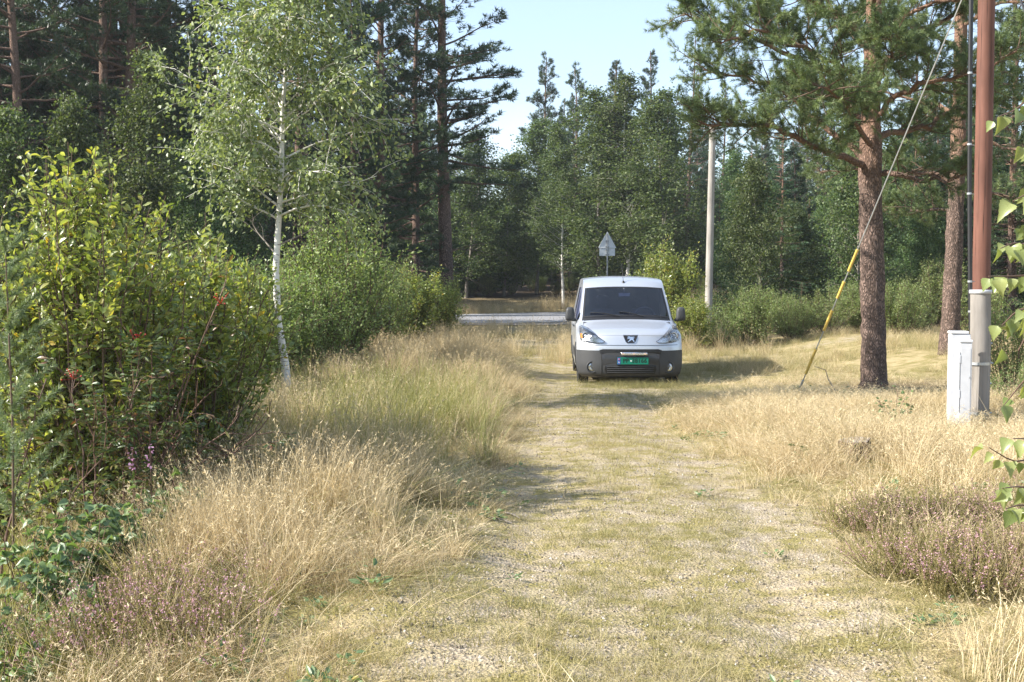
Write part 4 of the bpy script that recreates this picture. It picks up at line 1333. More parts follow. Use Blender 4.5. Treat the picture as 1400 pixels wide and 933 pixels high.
def merge_pair(pair, name):
    """trunk and crown in one mesh with both materials (only for the far mass)"""
    mb = MB(); mats = []
    for i, me in enumerate(pair):
        nv = len(me.vertices); v = np.empty(nv * 3, np.float32); me.vertices.foreach_get('co', v)
        r = np.empty(nv, np.float32); me.attributes['rnd'].data.foreach_get('value', r)
        ft = np.array([p.vertices[:] for p in me.polygons if len(p.vertices) == 3], int).reshape(-1, 3)
        fq = np.array([p.vertices[:] for p in me.polygons if len(p.vertices) == 4], int).reshape(-1, 4)
        off = mb.n
        if len(fq): mb.add(v.reshape(-1, 3), fq, r, i)
        else: mb.add(v.reshape(-1, 3), ft, r, i); ft = ft[:0]
        if len(ft): mb.f3.append(ft + off); mb.m3.append(np.full(len(ft), i, np.int32))
        mats.append(me.materials[0])
    return mb.mesh(name, mats)


FP = [merge_pair(p, 'far_pine') for p in (PINES[0], PINES[1], PINE_LOW)]
FL = [merge_pair(p, 'far_birch') for p in (LEAFY[0], LEAFY[1], LEAFY[3])]
FB = [merge_pair(BUSH[0], 'far_bush'), merge_pair(BUSH[1], 'far_bush'), merge_pair(SPRUCE, 'far_spruce')]
offroad = lambda x, y: abs(y - np.interp(x, ROADC[:, 0], ROADC[:, 1])) > 8.5
forest('forest', 520, (-70, 75, 73, 150), FP + FL, 0.85, 1.15, 201, lambda x, y: y > 72 + 0.05 * abs(x) and offroad(x, y))
forest('left_wood', 520, (-62, -7, 12, 74), FP[1:] + FP + FL[:2], 0.85, 1.12, 202, lambda x, y: ((x < -0.24 * y - 2.0 and y > 33) or (x < -0.46 * y - 5 and y > 27) or (x < -0.46 * y - 16 and y > 15)) and offroad(x, y), gap=False)
forest('right_wood', 210, (9, 64, 36, 76), FP[1:] + FP[2:] + FL, 0.62, 0.9, 203, lambda x, y: x > 0.20 * y and (y > 46 or x > 0.33 * y) and offroad(x, y))
forest('left_wood', 90, (-46, -4.5, 57, 74), FP[1:2] + FL[:2] + FP[2:], 0.62, 0.88, 205, lambda x, y: x < -0.075 * y + 0.5 and offroad(x, y), gap=False)
forest('undergrowth', 700, (-45, 48, 33, 92), FB + FL[2:], 0.5, 0.95, 204,
       lambda x, y: offroad(x, y) and ((y > 69 + .05 * abs(x)) or (x < -0.16 * y - 2.5) or (x > 0.17 * y and y < 60)), gap=False)
# ------------------------------------------------------------------ grass, heather, stones
def tuft(seed, n, h, w, spread, lean, mat, heads=0.0, hcol=0.9, seg=3, wind=(0.10, 0.0)):
    rg = np.random.default_rng(seed)
    mb = MB()
    a = rg.random(n) * 6.283; rr = spread * rg.random(n) ** 0.6
    B = np.stack([np.cos(a) * rr, np.sin(a) * rr, -0.02 + 0 * a], -1)
    L = h * (0.45 + 0.65 * rg.random(n))
    dirn = np.stack([np.cos(a) + rg.normal(size=n) * .7, np.sin(a) + rg.normal(size=n) * .7], -1) * lean * (0.3 + rg.random((n, 1))) + np.array(wind)
    rnd = rg.random(n)
    f = rg.random(n) * 6.283
    sd = np.stack([np.cos(f), np.sin(f), 0 * f], -1) * w * 0.5
    rows = []
    for k_ in range(seg + 1):
        t = k_ / seg
        c = B + np.concatenate([dirn * (t ** 1.8), np.ones((n, 1)) * (t - 0.22 * lean * t * t)], 1) * L[:, None]
        rows.append((c, t))
    V = []
    for c, t in rows[:-1]:
        V += [c - sd * (1 - 0.55 * t), c + sd * (1 - 0.55 * t)]
    V.append(rows[-1][0])
    V = np.stack(V, 1); m = V.shape[1]
    mb.add(V.reshape(-1, 3), (np.arange(n)[:, None, None] * m + np.array([(2 * i, 2 * i + 1, 2 * i + 3, 2 * i + 2) for i in range(seg - 1)])[None]).reshape(-1, 4), np.repeat(rnd, m))
    tip = (np.arange(n)[:, None] * m + np.array([[m - 3, m - 2, m - 1]])); mb.f3.append(tip); mb.m3.append(np.zeros(n, np.int32))
    nh = int(n * heads)
    if nh:
        top = rows[-1][0][:nh]; prev = rows[-2][0][:nh]; d = unit(top - prev)
        q = 9
        u = rg.random((nh, q))
        P = top[:, None] - d[:, None] * (0.13 * u[..., None]) * (h / 0.6)
        A = unit(d[:, None] + rg.normal(size=(nh, q, 3)) * 0.75)
        s = (0.014 + 0.02 * rg.random(nh * q)) * (h / 0.6)
        leaves(mb, P.reshape(-1, 3), A.reshape(-1, 3), s, s * 0.22, np.repeat(np.clip(rnd[:nh] * .35 + hcol - .3, 0, 1), q), 0, 'rhomb', 0.1, rg)
    return mb.mesh('tuft', M[mat])


def field(name, n, gen, meshes, seed, tilt=0.12, hscale=None, dens=None, smin=0.75, smax=1.2, tint=None):
    """n candidate points from gen(rg, n) -> x, y; thinned by dens(x, y) in 0..1"""
    rg = np.random.default_rng(seed)
    x, y = gen(rg, n)
    if dens is not None:
        k_ = rg.random(len(x)) < dens(x, y); x, y = x[k_], y[k_]
    z = terrain(x, y)
    n = len(x)
    s = smin + (smax - smin) * rg.random(n)
    hs = s * (hscale(x, y) if hscale else 1.0)
    ti = np.clip((0.60 + 0.9 * (fnoise(x * 0.7, y * 0.7, seed, 3) - 0.5) + rg.normal(size=n) * 0.16) if tint is None else tint(x, y, rg), 0, 1)
    rot = np.stack([rg.normal(size=n) * tilt, rg.normal(size=n) * tilt, rg.random(n) * 6.283 if tilt >= 0 else 0 * x], -1)
    return scatter(name, np.stack([x, y, z], -1), rot, np.stack([s, s, hs], -1), rg.integers(0, len(meshes), n), ti, meshes)


def rect(x0, x1, y0, y1, pw=1.0):
    """points uniform in a wedge: denser close by when pw > 1"""
    def g(rg, n):
        y = y0 + (y1 - y0) * rg.random(n) ** pw
        return x0 + (x1 - x0) * rg.random(n), y
    return g


DRY = [tuft(301 + i, 34, 0.62, 0.0036, 0.09, 0.30, 'straw', 0.22) for i in range(4)] + [tuft(309, 30, 0.40, 0.0036, 0.10, 0.6, 'straw', 0.1), tuft(308, 26, 0.45, 0.0042, 0.12, 1.0, 'straw', 0.05), tuft(307, 22, 0.42, 0.0065, 0.08, 0.8, 'green_grass', 0.0)]
GRN = [tuft(311 + i, 34, 0.66, 0.0048, 0.10, 0.30, 'green_grass', 0.12, 0.8) for i in range(3)]
SHORT = [tuft(321 + i, 22, 0.085, 0.0030, 0.055, 0.85, 'short_grass', 0.0, seg=2) for i in range(4)]
MIDG = [tuft(331 + i, 30, 0.24, 0.0034, 0.09, 0.6, 'short_grass', 0.12, 0.9) for i in range(3)]


def left_verge(x, y):
    e, l = edge_left(y), track_l(y)
    inside = sstep(-1.1, 0.1, x - e) * sstep(-0.25, 0.30, l - x)
    cl = sstep(0.40, 0.60, fnoise(x * 1.7, y * 1.3, 41, 2))
    return np.clip(inside * (0.10 + 0.90 * cl) * (1 - 0.45 * (1 - sstep(5.0, 6.5, y))) * (1 - .8 * np.exp(-(((x + 1.72 + .3 * (y - 5.3)) / .45) ** 2 + ((y - 5.3) / .6) ** 2))), 0, 1)


def lv_h(x, y):
    e, l = edge_left(y), track_l(y)
    return (0.36 + 0.58 * sstep(0.05, 0.9, l - x)) * (0.35 + 1.15 * fnoise(x * 1.3, y * 1.3, 43, 3)) * (0.62 + 0.38 * sstep(5.0, 7.5, y))


field('dry_grass', 15500, rect(-4.2, 0.4, 3.6, 33, 1.35), DRY, 401, 0.14, lv_h, lambda x, y: left_verge(x, y) * (1 - 0.42 * np.exp(-(((x + 1.35) / .75) ** 2 + ((y - 12.2) / 2.2) ** 2))))
field('green_grass', 2600, rect(-3.0, -0.2, 8.6, 17, 1.0), GRN, 402, 0.12, lambda x, y: 0.75 + 0.45 * fnoise(x, y, 45, 2),
      lambda x, y: np.clip(.62 * np.exp(-(((x + 1.35) / .85) ** 2 + ((y - 12.2) / 2.6) ** 2)), 0, 1) * left_verge(x, y) ** 0.5)
field('green_grass', 2600, rect(-6.5, -1.6, 5, 34, 1.2), GRN, 403, 0.18, lambda x, y: 0.55 + 0.5 * fnoise(x, y, 46, 2), lambda x, y: sstep(-0.1, 0.6, edge_left(y) - x) * 0.5)


def right_verge(x, y):
    d = x - track_r(y)
    patch = sstep(0.30, 0.55, fnoise(x * 1.1, y * 1.1, 51, 2))
    a = sstep(-0.25, 0.55, d) * sstep(7.4, 9.2, y + 0.25 * (x - 3)) * (1 - 0.8 * sstep(15.5, 17.5, y)) * (1 - sstep(30, 34, y))
    a = a * (1 - 0.8 * np.exp(-(((x - 6.0) / 1.6) ** 2 + ((y - 17.3) / 1.5) ** 2)))
    a = a * (1 - .95 * np.exp(-(((x - 3.05) / .33) ** 2 + ((y - 9.75) / .5) ** 2)))
    return np.clip(a * (0.25 + 0.75 * patch), 0, 1)


def rv_h(x, y):
    return (0.28 + 0.34 * sstep(0.0, 1.3, x - track_r(y))) * (0.45 + 1.0 * fnoise(x * 1.1, y * 1.1, 53, 3)) * (1 - 0.62 * sstep(13.8, 16.5, y)) * (1 - .45 * np.exp(-(((x - 4.8) / 1.3) ** 2 + ((y - 11.9) / 1.1) ** 2)))


field('dry_grass', 17000, rect(1.3, 10.5, 6.8, 19.5, 1.0), DRY, 404, 0.14, rv_h, right_verge, tint=lambda x, y, rg: 0.76 + 0.6 * (fnoise(x * .7, y * .7, 404, 3) - .5) + rg.normal(size=len(x)) * .15)
field('dry_grass', 7000, rect(2.2, 17, 19, 33, 1.0), MIDG + DRY[4:5], 405, 0.15, lambda x, y: (0.5 + 0.7 * fnoise(x * .6, y * .6, 57, 2)) * (.55 + .45 * sstep(20.5, 22, y)),
      lambda x, y: sstep(-.2, .6, x - track_r(y)) * sstep(.3, .5, fnoise(x * .8, y * .8, 58, 2)) * (1 - 0.85 * np.exp(-((y - 27.5) / 1.0) ** 2)) * (1 - sstep(30, 33, y)))
# behind the van, towards the road and beyond it
field('dry_grass', 6500, rect(-6, 6, 24, 44, 1.0), MIDG + DRY[:1], 406, 0.15, lambda x, y: 0.7 + 0.6 * fnoise(x * .5, y * .5, 59, 2),
      lambda x, y: np.clip(sstep(.38, .62, fnoise(x * .55, y * .35, 60, 3)) + sstep(0, 1.5, track_l(y) - x), 0, 1) * sstep(-3.5, -2.5, x - edge_left(y)) * 0.9 * (1 - .85 * sstep(34, 38, y)))
field('dry_grass', 5200, rect(-30, 26, 58, 74, 1.0), DRY[:3], 407, 0.15, lambda x, y: 0.9 + 0.8 * fnoise(x * .3, y * .3, 61, 2),
      lambda x, y: sstep(4.2, 5.0, y - np.interp(x, ROADC[:, 0], ROADC[:, 1])) * (1 - sstep(8.5, 11, y - np.interp(x, ROADC[:, 0], ROADC[:, 1]))))


def track_d(x, y):
    m = fnoise(x * 1.9, y * 1.5, 71, 3)
    mid = np.exp(-((x - (track_l(y) + track_r(y)) / 2) / 0.45) ** 2)
    edge = sstep(0.55, -0.1, np.minimum(x - track_l(y), track_r(y) - x))
    van_gap = 1 - (sstep(.9, 1.1, x) * sstep(3.1, 2.9, x) * sstep(18.4, 18.8, y) * sstep(24, 23.5, y)) * .9
    return np.clip(0.16 + sstep(0.44, 0.66, m) * 0.65 + 0.22 * mid + 0.55 * edge * sstep(.35, .6, m), 0, 1) * van_gap * (1 - .45 * np.exp(-((np.abs(x - (track_l(y) + track_r(y)) / 2) - .75) / .22) ** 2))


field('short_grass', 27000, rect(-2.2, 4.2, 3.7, 30, 1.6), SHORT, 408, 0.2, lambda x, y: 0.4 + 0.9 * fnoise(x * 1.3, y * 1.3, 72, 2), track_d, 0.6, 1.3)
field('short_grass', 900, rect(-1.2, 3.4, 4.0, 22, 1.3), MIDG, 409, 0.25, lambda x, y: 0.45 + 0.5 * fnoise(x, y, 73, 2), lambda x, y: sstep(.55, .72, fnoise(x * 1.4, y * 1.4, 74, 2)) * 0.8 + .05)
# reddish dry grass in front of and under the van
field('dry_grass', 150, rect(1.15, 2.9, 18.3, 18.95, 1.0), MIDG, 410, 0.15, lambda x, y: 0.5 + 0.4 * fnoise(x * 3, y * 3, 75, 2), lambda x, y: .55 + 0 * x, 0.7, 1.0, tint=lambda x, y, rg: rg.random(len(x)) * .3)


# heather: sprigs with flowers up the stem
def sprig(seed, n=26, h=0.30, fl=0.6):
    rg = np.random.default_rng(seed)
    mb = MB()
    for i in range(n):
        a = rg.random() * 6.283; r = 0.11 * rg.random() ** .5
        L = h * (.6 + .5 * rg.random())
        pts = limb((math.cos(a) * r, math.sin(a) * r, -.02), (math.cos(a) * .45, math.sin(a) * .45, 1.1), L, rg, 3, .12)
        mb.tube(pts, [.0022, .002, .0015, .001], 3, rg.random(), 0, False)
        lp, ld = along(pts, .15 + .85 * rg.random(20))
        leaves(mb, lp, ld + rg.normal(size=(20, 3)) * .8, .014, .004, None, 0, 'rhomb', .1, rg)
        if rg.random() < fl:
            lp, ld = along(pts, .60 + .40 * rg.random(14))
            leaves(mb, lp, ld + rg.normal(size=(14, 3)) * 1.0, .011, .008, None, 1, 'rhomb', .1, rg)
    return mb.mesh('sprig', [M['heather_green'], M['heather_pink']])


HEA = [sprig(351, fl=.65), sprig(352, fl=.1), sprig(353, fl=.35)]
HEAP = [sprig(354, fl=.75), sprig(355, fl=.2)]
field('heather', 820, rect(1.75, 4.9, 5.6, 8.2, 1.0), HEA, 411, .15, lambda x, y: 0.48 + .5 * fnoise(x * 1.6, y * 1.6, 81, 2),
      lambda x, y: np.clip(sstep(0.0, .45, x - (1.95 + .16 * (y - 6.5) ** 2 * .3)) * sstep(5.6, 6.3, y + .10 * (x - 2)) * (1 - sstep(7.6, 8.2, y)), 0, 1) * (.35 + .65 * sstep(.3, .5, fnoise(x * 1.7, y * 1.7, 82, 2))), .8, 1.25)
field('heather', 320, rect(-2.75, -1.1, 4.6, 6.4, 1.0), HEAP, 412, .15, lambda x, y: .85 + .5 * fnoise(x * 2, y * 2, 83, 2),
      lambda x, y: np.exp(-(((x + 1.72 + .3 * (y - 5.3)) / .36) ** 2 + ((y - 5.35) / .55) ** 2)), .8, 1.2)
field('heather', 110, rect(-3.0, -1.6, 11, 17.5, 1.0), HEA, 413, .15, lambda x, y: 1.2 + 0 * x, lambda x, y: sstep(.45, .6, fnoise(x, y, 84, 2)), .9, 1.4)
field('dry_grass', 620, rect(1.55, 5.0, 4.3, 8.0, 1.0), DRY[:3], 414, .2, lambda x, y: .48 + .3 * fnoise(x, y, 85, 2), lambda x, y: sstep(.42, .62, fnoise(x * 1.8, y * 1.8, 86, 2)) * sstep(-.1, .5, x - track_r(y)), .7, 1.1)
# low yellow-brown ground cover at the bottom left
field('ground_cover', 500, rect(-2.9, -1.2, 3.8, 6.2, 1.0), [MIDG[0], SHORT[0], HEA[1]], 415, .3, lambda x, y: .5 + .5 * fnoise(x * 2, y * 2, 87, 2), lambda x, y: .8 * sstep(0, .5, -1.0 - x), .7, 1.1)


# gravel on the track: angular stones as one mass
def stone(seed, n=1):
    rg = np.random.default_rng(seed)
    import bmesh as _b
    bm = _b.new(); _b.ops.create_icosphere(bm, subdivisions=1, radius=1.0)
    v = np.array([p.co[:] for p in bm.verts]); f = np.array([[q.index for q in p.verts] for p in bm.faces]); bm.free()
    v = v * (0.65 + 0.6 * rg.random((len(v), 1))) * np.array([1, .8, .55])
    mb = MB(); mb.add(v, f, rg.random())
    return mb.mesh('stone', STONE)


k = NT('gravel_stone')
STONE = k.done(k.bsdf(k.ramp(k.attr('tint', 'INSTANCER'), [(0, (.12, .10, .08)), (.5, (.29, .245, .185)), (.85, (.40, .35, .29)), (1, (.48, .44, .38))]), .85, .25))
_rg = np.random.default_rng(420)
n = 40000
y = 3.6 + 15 * _rg.random(n) ** 1.9; x = -2.0 + 4.6 * _rg.random(n)
keep = _rg.random(n) < np.clip(sstep(-.5, .2, x - track_l(y)) * sstep(-.5, .2, track_r(y) - x) * (.25 + .75 * (1 - sstep(.45, .6, fnoise(x * 1.9, y * 1.5, 71, 3)))), .03, 1)
x, y = x[keep], y[keep]; n = len(x)
s = .0045 + .008 * _rg.random(n) ** 3 + .005 * (_rg.random(n) < .015)
scatter('gravel', np.stack([x, y, terrain(x, y) + s * .15], -1), _rg.random((n, 3)) * 6.28, np.stack([s, s, s], -1), _rg.integers(0, 4, n), _rg.random(n), [stone(430 + i) for i in range(4)])

def weed(seed, n=22, h=.10):
    rg = np.random.default_rng(seed); mb = MB()
    a = rg.random(n) * 6.283; r = .02 + .05 * rg.random(n)
    P = np.stack([np.cos(a) * r, np.sin(a) * r, h * rg.random(n)], -1)
    leaves(mb, P, np.stack([np.cos(a), np.sin(a), .35 + .5 * rg.random(n)], -1), .05 * (.6 + .8 * rg.random(n)), .026 * (.6 + .8 * rg.random(n)), None, 0, 'blade', .25, rg)
    return mb.mesh('weed', M['herb_leaf'])


field('weeds', 1500, rect(-3.2, 6.0, 4.0, 17, 1.3), [weed(361), weed(362, 16, .2), weed(363, 30, .06)], 416, .2, lambda x, y: .7 + 0 * x,
      lambda x, y: np.clip((sstep(-.3, .3, track_l(y) - x) + sstep(-.2, .3, x - track_r(y))), .08, 1) * sstep(.48, .66, fnoise(x * 1.2, y * 1.2, 91, 3)), .5, 1.2)
# dead stalks lying flat between the clumps
field('grass_litter', 5200, rect(-2.8, 6.5, 3.7, 15, 1.5), [tuft(371, 16, .18, .0034, .12, 1.4, 'straw', 0, seg=2), tuft(372, 12, .16, .004, .1, 1.6, 'straw', 0, seg=2)], 417, .3, lambda x, y: .35 + 0 * x,
      lambda x, y: np.clip(.25 + sstep(-.6, .2, track_l(y) - x) + sstep(-.6, .2, x - track_r(y)), 0, 1) * .8, .6, 1.2, tint=lambda x, y, rg: rg.random(len(x)) * .7)
# ------------------------------------------------------------------ utility pole with its stub, cabinet, conduit, guy
Ypole = 12.9
xs_ = xat(1340, Ypole - .12); ys_ = Ypole - .12; zs_ = gz(xs_, ys_)
xb_ = xat(1341, Ypole + .16); yb_ = Ypole + .16; zb_ = gz(xb_, yb_)
t = thing('utility_pole', 'reddish brown timber pole strapped to a grey stub at right', 'utility pole', (xb_, yb_, zb_))
lean = (xat(1340, yb_) - xb_)
mb = MB()
zz = np.linspace(-.1, 8.2, 40)
mb.tube([(lean * max(0, z) / 4.6, 0, z) for z in zz], .101 - .002 * np.clip(zz, 0, 9), 20)
mb.obj('pole', M['brown_pole'], t, True)
stub = np.array([xs_ - xb_, ys_ - yb_, zs_ - zb_])
top = at(1340, 400, ys_).z - zs_
mb = MB(); hh = np.linspace(-.1, top, 12)
mb.tube([stub + np.array([0.012 * math.sin(z * 2), 0, z]) for z in hh], .108 + .006 * np.exp(-hh * 1.5), 20)
st = mb.obj('stub_post', M['grey_wood'], t, True)
mb = MB(); mb.lathe([(.0, .03), (.118, .028), (.122, .018), (.122, -.012), (.112, -.014)], stub + np.array([0, 0, top]), (0, 0, 1), 24)
mb.obj('cap', M['cab'], st, True)
for zb in (at(1340, 497, ys_).z - zs_, at(1340, 565, ys_).z - zs_):      # steel straps with bolts round both timbers
    mb = MB()
    ring = []
    cA, cB = stub[:2], np.array([lean * .2, 0.0])
    ax = unit(cB - cA); nx = np.array([-ax[1], ax[0]])
    rr = .118
    a0 = math.atan2(nx[1], nx[0])
    for k_ in range(13):
        a = a0 + math.pi * k_ / 12; ring.append(cA + rr * np.array([math.cos(a), math.sin(a)]))
    for k_ in range(13):
        a = a0 + math.pi + math.pi * k_ / 12; ring.append(cB + (rr + .006) * np.array([math.cos(a), math.sin(a)]))
    ring.append(ring[0])
    mb.grid([[(*p, zb + stub[2] - .016) for p in ring], [(*p, zb + stub[2] + .016) for p in ring]])
    o = mb.obj('strap', M['galv'], t, True)
    mb = MB(); mb.tube([(stub[0] + .10, stub[1] + .02, zb), (stub[0] + .165, stub[1] + .02, zb)], .011, 6)
    mb.obj('bolt', M['galv'], o)
for zb in (at(1340, 470, ys_).z - zs_, at(1340, 525, ys_).z - zs_):
    mb = MB(); mb.tube([(stub[0] + .09, stub[1] + .04, zb), (stub[0] + .16, stub[1] + .04, zb)], .012, 6); mb.obj('bolt', M['galv'], t)

# conduit running down beside the pole into the cabinet
Yc = Ypole - .05
pc = [at(1327, 452, Yc), at(1326, 400, Yc), at(1325, 250, Yc), at(1326, 100, Yc), at(1328, -60, Yc), at(1330, -260, Yc)]
b0 = np.array(tuple(pc[0]))
t = thing('cable_conduit', 'black cable conduit clipped along the left of the brown pole', 'cable', tuple(b0))
P = np.array([tuple(p) for p in pc]) - b0
mb = MB(); mb.tube(along(P, np.linspace(0, 1, 26))[0], .021, 10); mb.obj('tube', M['black_cable'], t, True)
mb = MB(); mb.tube(along(P, np.linspace(0, 1, 26))[0] + np.array([.026, .012, 0]), .009, 8); mb.obj('cable', M['black_cable'], t, True)
for u in (.1, .22, .38, .47, .60, .80):
    c, d = along(P, np.array([u]))
    mb = MB(); mb.lathe([(.0225, -.012), (.0255, -.010), (.0255, .010), (.0225, .012)], c[0], d[0], 12); mb.tube([c[0], c[0] + np.array([.085, .08, 0])], .006, 5)
    mb.obj('clip', M['galv'], t)

# cabinet
Yk = 12.45
xk = xat(1314.5, Yk); zk = gz(xk, Yk)
t = thing('cable_cabinet', 'tall narrow white metal cabinet standing against the pole stub', 'cabinet', (xk, Yk, zk), R(-9), None, (.82, .9, 1))
Hc = at(1314, 453, Yk).z - zk
mb = MB(); mb.box((-.128, -.02, -.05), (.122, .16, Hc - .035), bev=.006); body = mb.obj('body', M['cab'], t)
mb = MB(); mb.box((-.136, -.03, Hc - .032), (.10, .17, Hc), bev=.008); mb.obj('lid', M['cab'], t)
Hd = at(1314, 466, Yk).z - zk
mb = MB(); mb.box((-.030, -.085, -.04), (.126, -.023, Hd - .02), bev=.005); dr = mb.obj('door', M['cab'], t)
mb = MB(); mb.box((-.036, -.094, Hd - .018), (.134, -.021, Hd + .012), bev=.005); mb.obj('rain_lip', M['cab'], dr)
for z in (Hd - .20, Hd - .58):
    mb = MB(); mb.box((-.047, -.093, z - .045), (-.018, -.0865, z + .045), bev=.003); mb.obj('hinge', M['cab'], dr)
mb = MB(); mb.box((-.012, -.0885, .12), (.108, -.0862, Hd - .08), bev=.001); mb.obj('door_panel', M['cab'], dr)
mb = MB(); mb.tube([(-.034, -.088, Hd - .78), (-.034, -.088, Hd - .12)], .004, 6); mb.obj('hinge_rod', M['galv'], dr)
mb = MB(); mb.lathe([(0, -.006), (.012, -.006), (.012, 0)], (.10, -.0862, Hd - .40), (0, 1, 0), 10); mb.obj('lock', M['galv'], dr)

# guy wire with yellow sleeves
A = Vector(at(1088, 543, 16.4)); A.z = gz(A.x, A.y) - .02
B = Vector((xb_ + lean * 1.2, yb_ - .1, 5.62))
t = thing('guy_wire', 'thin steel guy wire with yellow sleeves slanting up to the pole', 'guy wire', tuple(A))
D = B - A
mb = MB(); mb.tube([(0, 0, 0), tuple(D)], .0085, 6); mb.obj('wire', M['galv'], t)
def on_wire(py):
    best = min((abs(387 - (A.z + D.z * u - CAMH) / (A.y + D.y * u) * F - py), u) for u in np.linspace(0, 1, 400))
    return best[1]
for ya, yb in ((512, 478), (452, 432 - 8), (433 - 25, 411 - 26), (371, 352 - 10)):
    u0, u1 = on_wire(ya), on_wire(yb)
    mb = MB(); mb.tube([tuple(D * u0), tuple(D * u1)], .020, 10); mb.obj('sleeve', M['yellow'], t, True)
mb = MB(); u1 = on_wire(520); mb.tube([tuple(D * 0), tuple(D * u1)], .016, 8); mb.tube([(-.03, 0, .05), (.05, 0, .09)], .012, 6); mb.obj('anchor_rod', M['galv'], t)

# a second, dark stay leaving the picture at the top right corner
p0, p1 = at(1362, -90, 13.2), at(1440, 120, 11.5)
t = thing('stay_cable', 'dark stay cable crossing the top right corner', 'cable', tuple(p0))
mb = MB(); mb.tube([(0, 0, 0), tuple((p1 - p0) * 3.2)], .014, 6); mb.obj('cable', M['black_cable'], t)

# pale pole by the hedge
Yu = 33.0
xu = xat(968, Yu); zu = gz(xu, Yu)
t = thing('utility_pole', 'pale weathered pole standing in the hedge right of the van', 'utility pole', (xu, Yu, zu))
hp = at(972, 172, Yu).z - zu
mb = MB(); zz = np.linspace(-.1, hp, 14)
mb.tube([((xat(972, Yu) - xu) * z / hp, 0, z) for z in zz], .115 - .004 * np.clip(zz, 0, 9), 14); mb.obj('pole', M['pale_pole'], t, True)
mb = MB(); mb.lathe([(.10, 0), (.11, .01), (.0, .06)], (xat(972, Yu) - xu, 0, hp - .004), (0, 0, 1), 14); mb.obj('cap', M['galv'], t)

# road sign seen from behind
Ys = 46.0
xg = xat(830, Ys); zg = 0.0
ztop = at(829, 317, Ys).z; zmid = at(829, 339, Ys).z; zlow = at(829, 350, Ys).z
t = thing('road_sign', 'triangular warning sign and small plate seen from behind above the van', 'road sign', (xg, Ys, zg), R(4))
mb = MB(); mb.tube([(0, 0, -.1), (0, 0, ztop - .10)], .032, 12); mb.obj('post', M['galv'], t, True)
hw = .36
def rounded(pts, r=.03):
    out = []
    n = len(pts)
    for i in range(n):
        p, a, b = (np.array(pts[i]), np.array(pts[i - 1]), np.array(pts[(i + 1) % n]))
        for q in (0, .25, .5, .75, 1):
            s1 = p + unit(a - p) * r; s2 = p + unit(b - p) * r
            out.append(tuple((1 - q) ** 2 * s1 + 2 * q * (1 - q) * p + q * q * s2))
    return out
tri = rounded([(-hw, zmid), (0, ztop), (hw, zmid)][::-1])
mb = MB(); mb.prism([(x, .040, z) for x, z in tri], (0, .012, 0)); pl = mb.obj('triangle_plate', M['sign_back'], t)
mb = MB(); rim = [(x, .030, z) for x, z in tri]; rim.append(rim[0]); mb.tube(rim, .008, 5); mb.obj('rim', M['sign_back'], pl)
rc = rounded([(-.315, zlow), (.315, zlow), (.315, zmid - .02), (-.315, zmid - .02)], .02)
mb = MB(); mb.prism([(x, .040, z) for x, z in rc][::-1], (0, .012, 0)); mb.obj('lower_plate', M['sign_back'], t)
for z in (zmid + .28, zmid + .05, zmid - .07, zlow + .06):
    mb = MB(); mb.box((-.07, -.036, z - .016), (.07, .038, z + .016), bev=.004); mb.obj('clamp', M['galv'], t)

# sawn stump in the dry grass
Yt = 10.2
xt = xat(1172, Yt); zt = gz(xt, Yt)
t = thing('tree_stump', 'small grey sawn stump half hidden in the dry grass', 'stump', (xt, Yt, zt))
rg = np.random.default_rng(131)
n = 22; th = np.arange(n) / n * 2 * np.pi
rad_ = .145 * (1 + .10 * np.sin(3 * th) + .08 * rg.normal(size=n))
rows = []
for z, f in ((-.06, 1.25), (.03, 1.08), (.10, 1.0), (.165, .98), (.178, .94)):
    rows.append(np.stack([np.cos(th) * rad_ * f, np.sin(th) * rad_ * f * .9, z + .014 * np.sin(th + 1) * (z > .1) + 0 * th], -1))
V = np.concatenate([np.array(rows), np.array(rows)[:, :1]], 1)
mb = MB(); mb.grid(V); mb.obj('bark', M['pine_bark'], t)
mb = MB()
tp = rows[-1]; c = tp.mean(0)
g = [tp * 1.0, c + (tp - c) * .7 + np.array([0, 0, -.004]), c + (tp - c) * .35 + np.array([0, 0, .003]), c + (tp - c) * .02]
mb.grid(np.concatenate([np.array(g), np.array(g)[:, :1]], 1), flip=True); mb.obj('cut_face', M['stump_top'], t)

# a few fallen sticks lying on the track's edge
STK = [((690, 708), (712, 714), 'pale short stick lying farthest up the track edge'), ((540, 795), (568, 806), 'thin dark stick by the shaded grass clump'),
       ((655, 716), (700, 722), 'long thin stick lying beside the pale short one')]
for i, ((x0, y0), (x1, y1), lab) in enumerate(STK):
    def gp(px, py):
        Y = CAMH * F / (py - 387); return np.array([xat(px, Y), Y, gz(xat(px, Y), Y) + .012])
    a, b = gp(x0, y0), gp(x1, y1)
    t = MB(); m_ = (b - a)
    t.tube([(0, 0, 0), m_ * .35 + np.array([0, .012, .004]), m_ * .7 + np.array([0, -.01, .01]), m_], [.008, .0075, .006, .004], 6)
    o = t.obj('stick', M['grey_twig'] if i != 1 else M['twig'], None, True, tuple(a)); tag(o, lab, 'stick')

# dry bent twig by the big pine
a = np.array(at(1130, 512, 16.6)); a[2] = gz(a[0], a[1])
t = MB(); p1_ = np.array(at(1150, 535, 16.2)) - a; t.tube([(.9 * p1_[0], p1_[1], -.02), (.55 * p1_[0], .1, .22), (0, 0.05, .36), (-.18, 0, .42)], [.010, .008, .006, .003], 5)
tag(t.obj('dry_twig', M['grey_twig'], None, True, tuple(a)), 'bare pale twig arching out of the grass left of the big pine', 'twig')

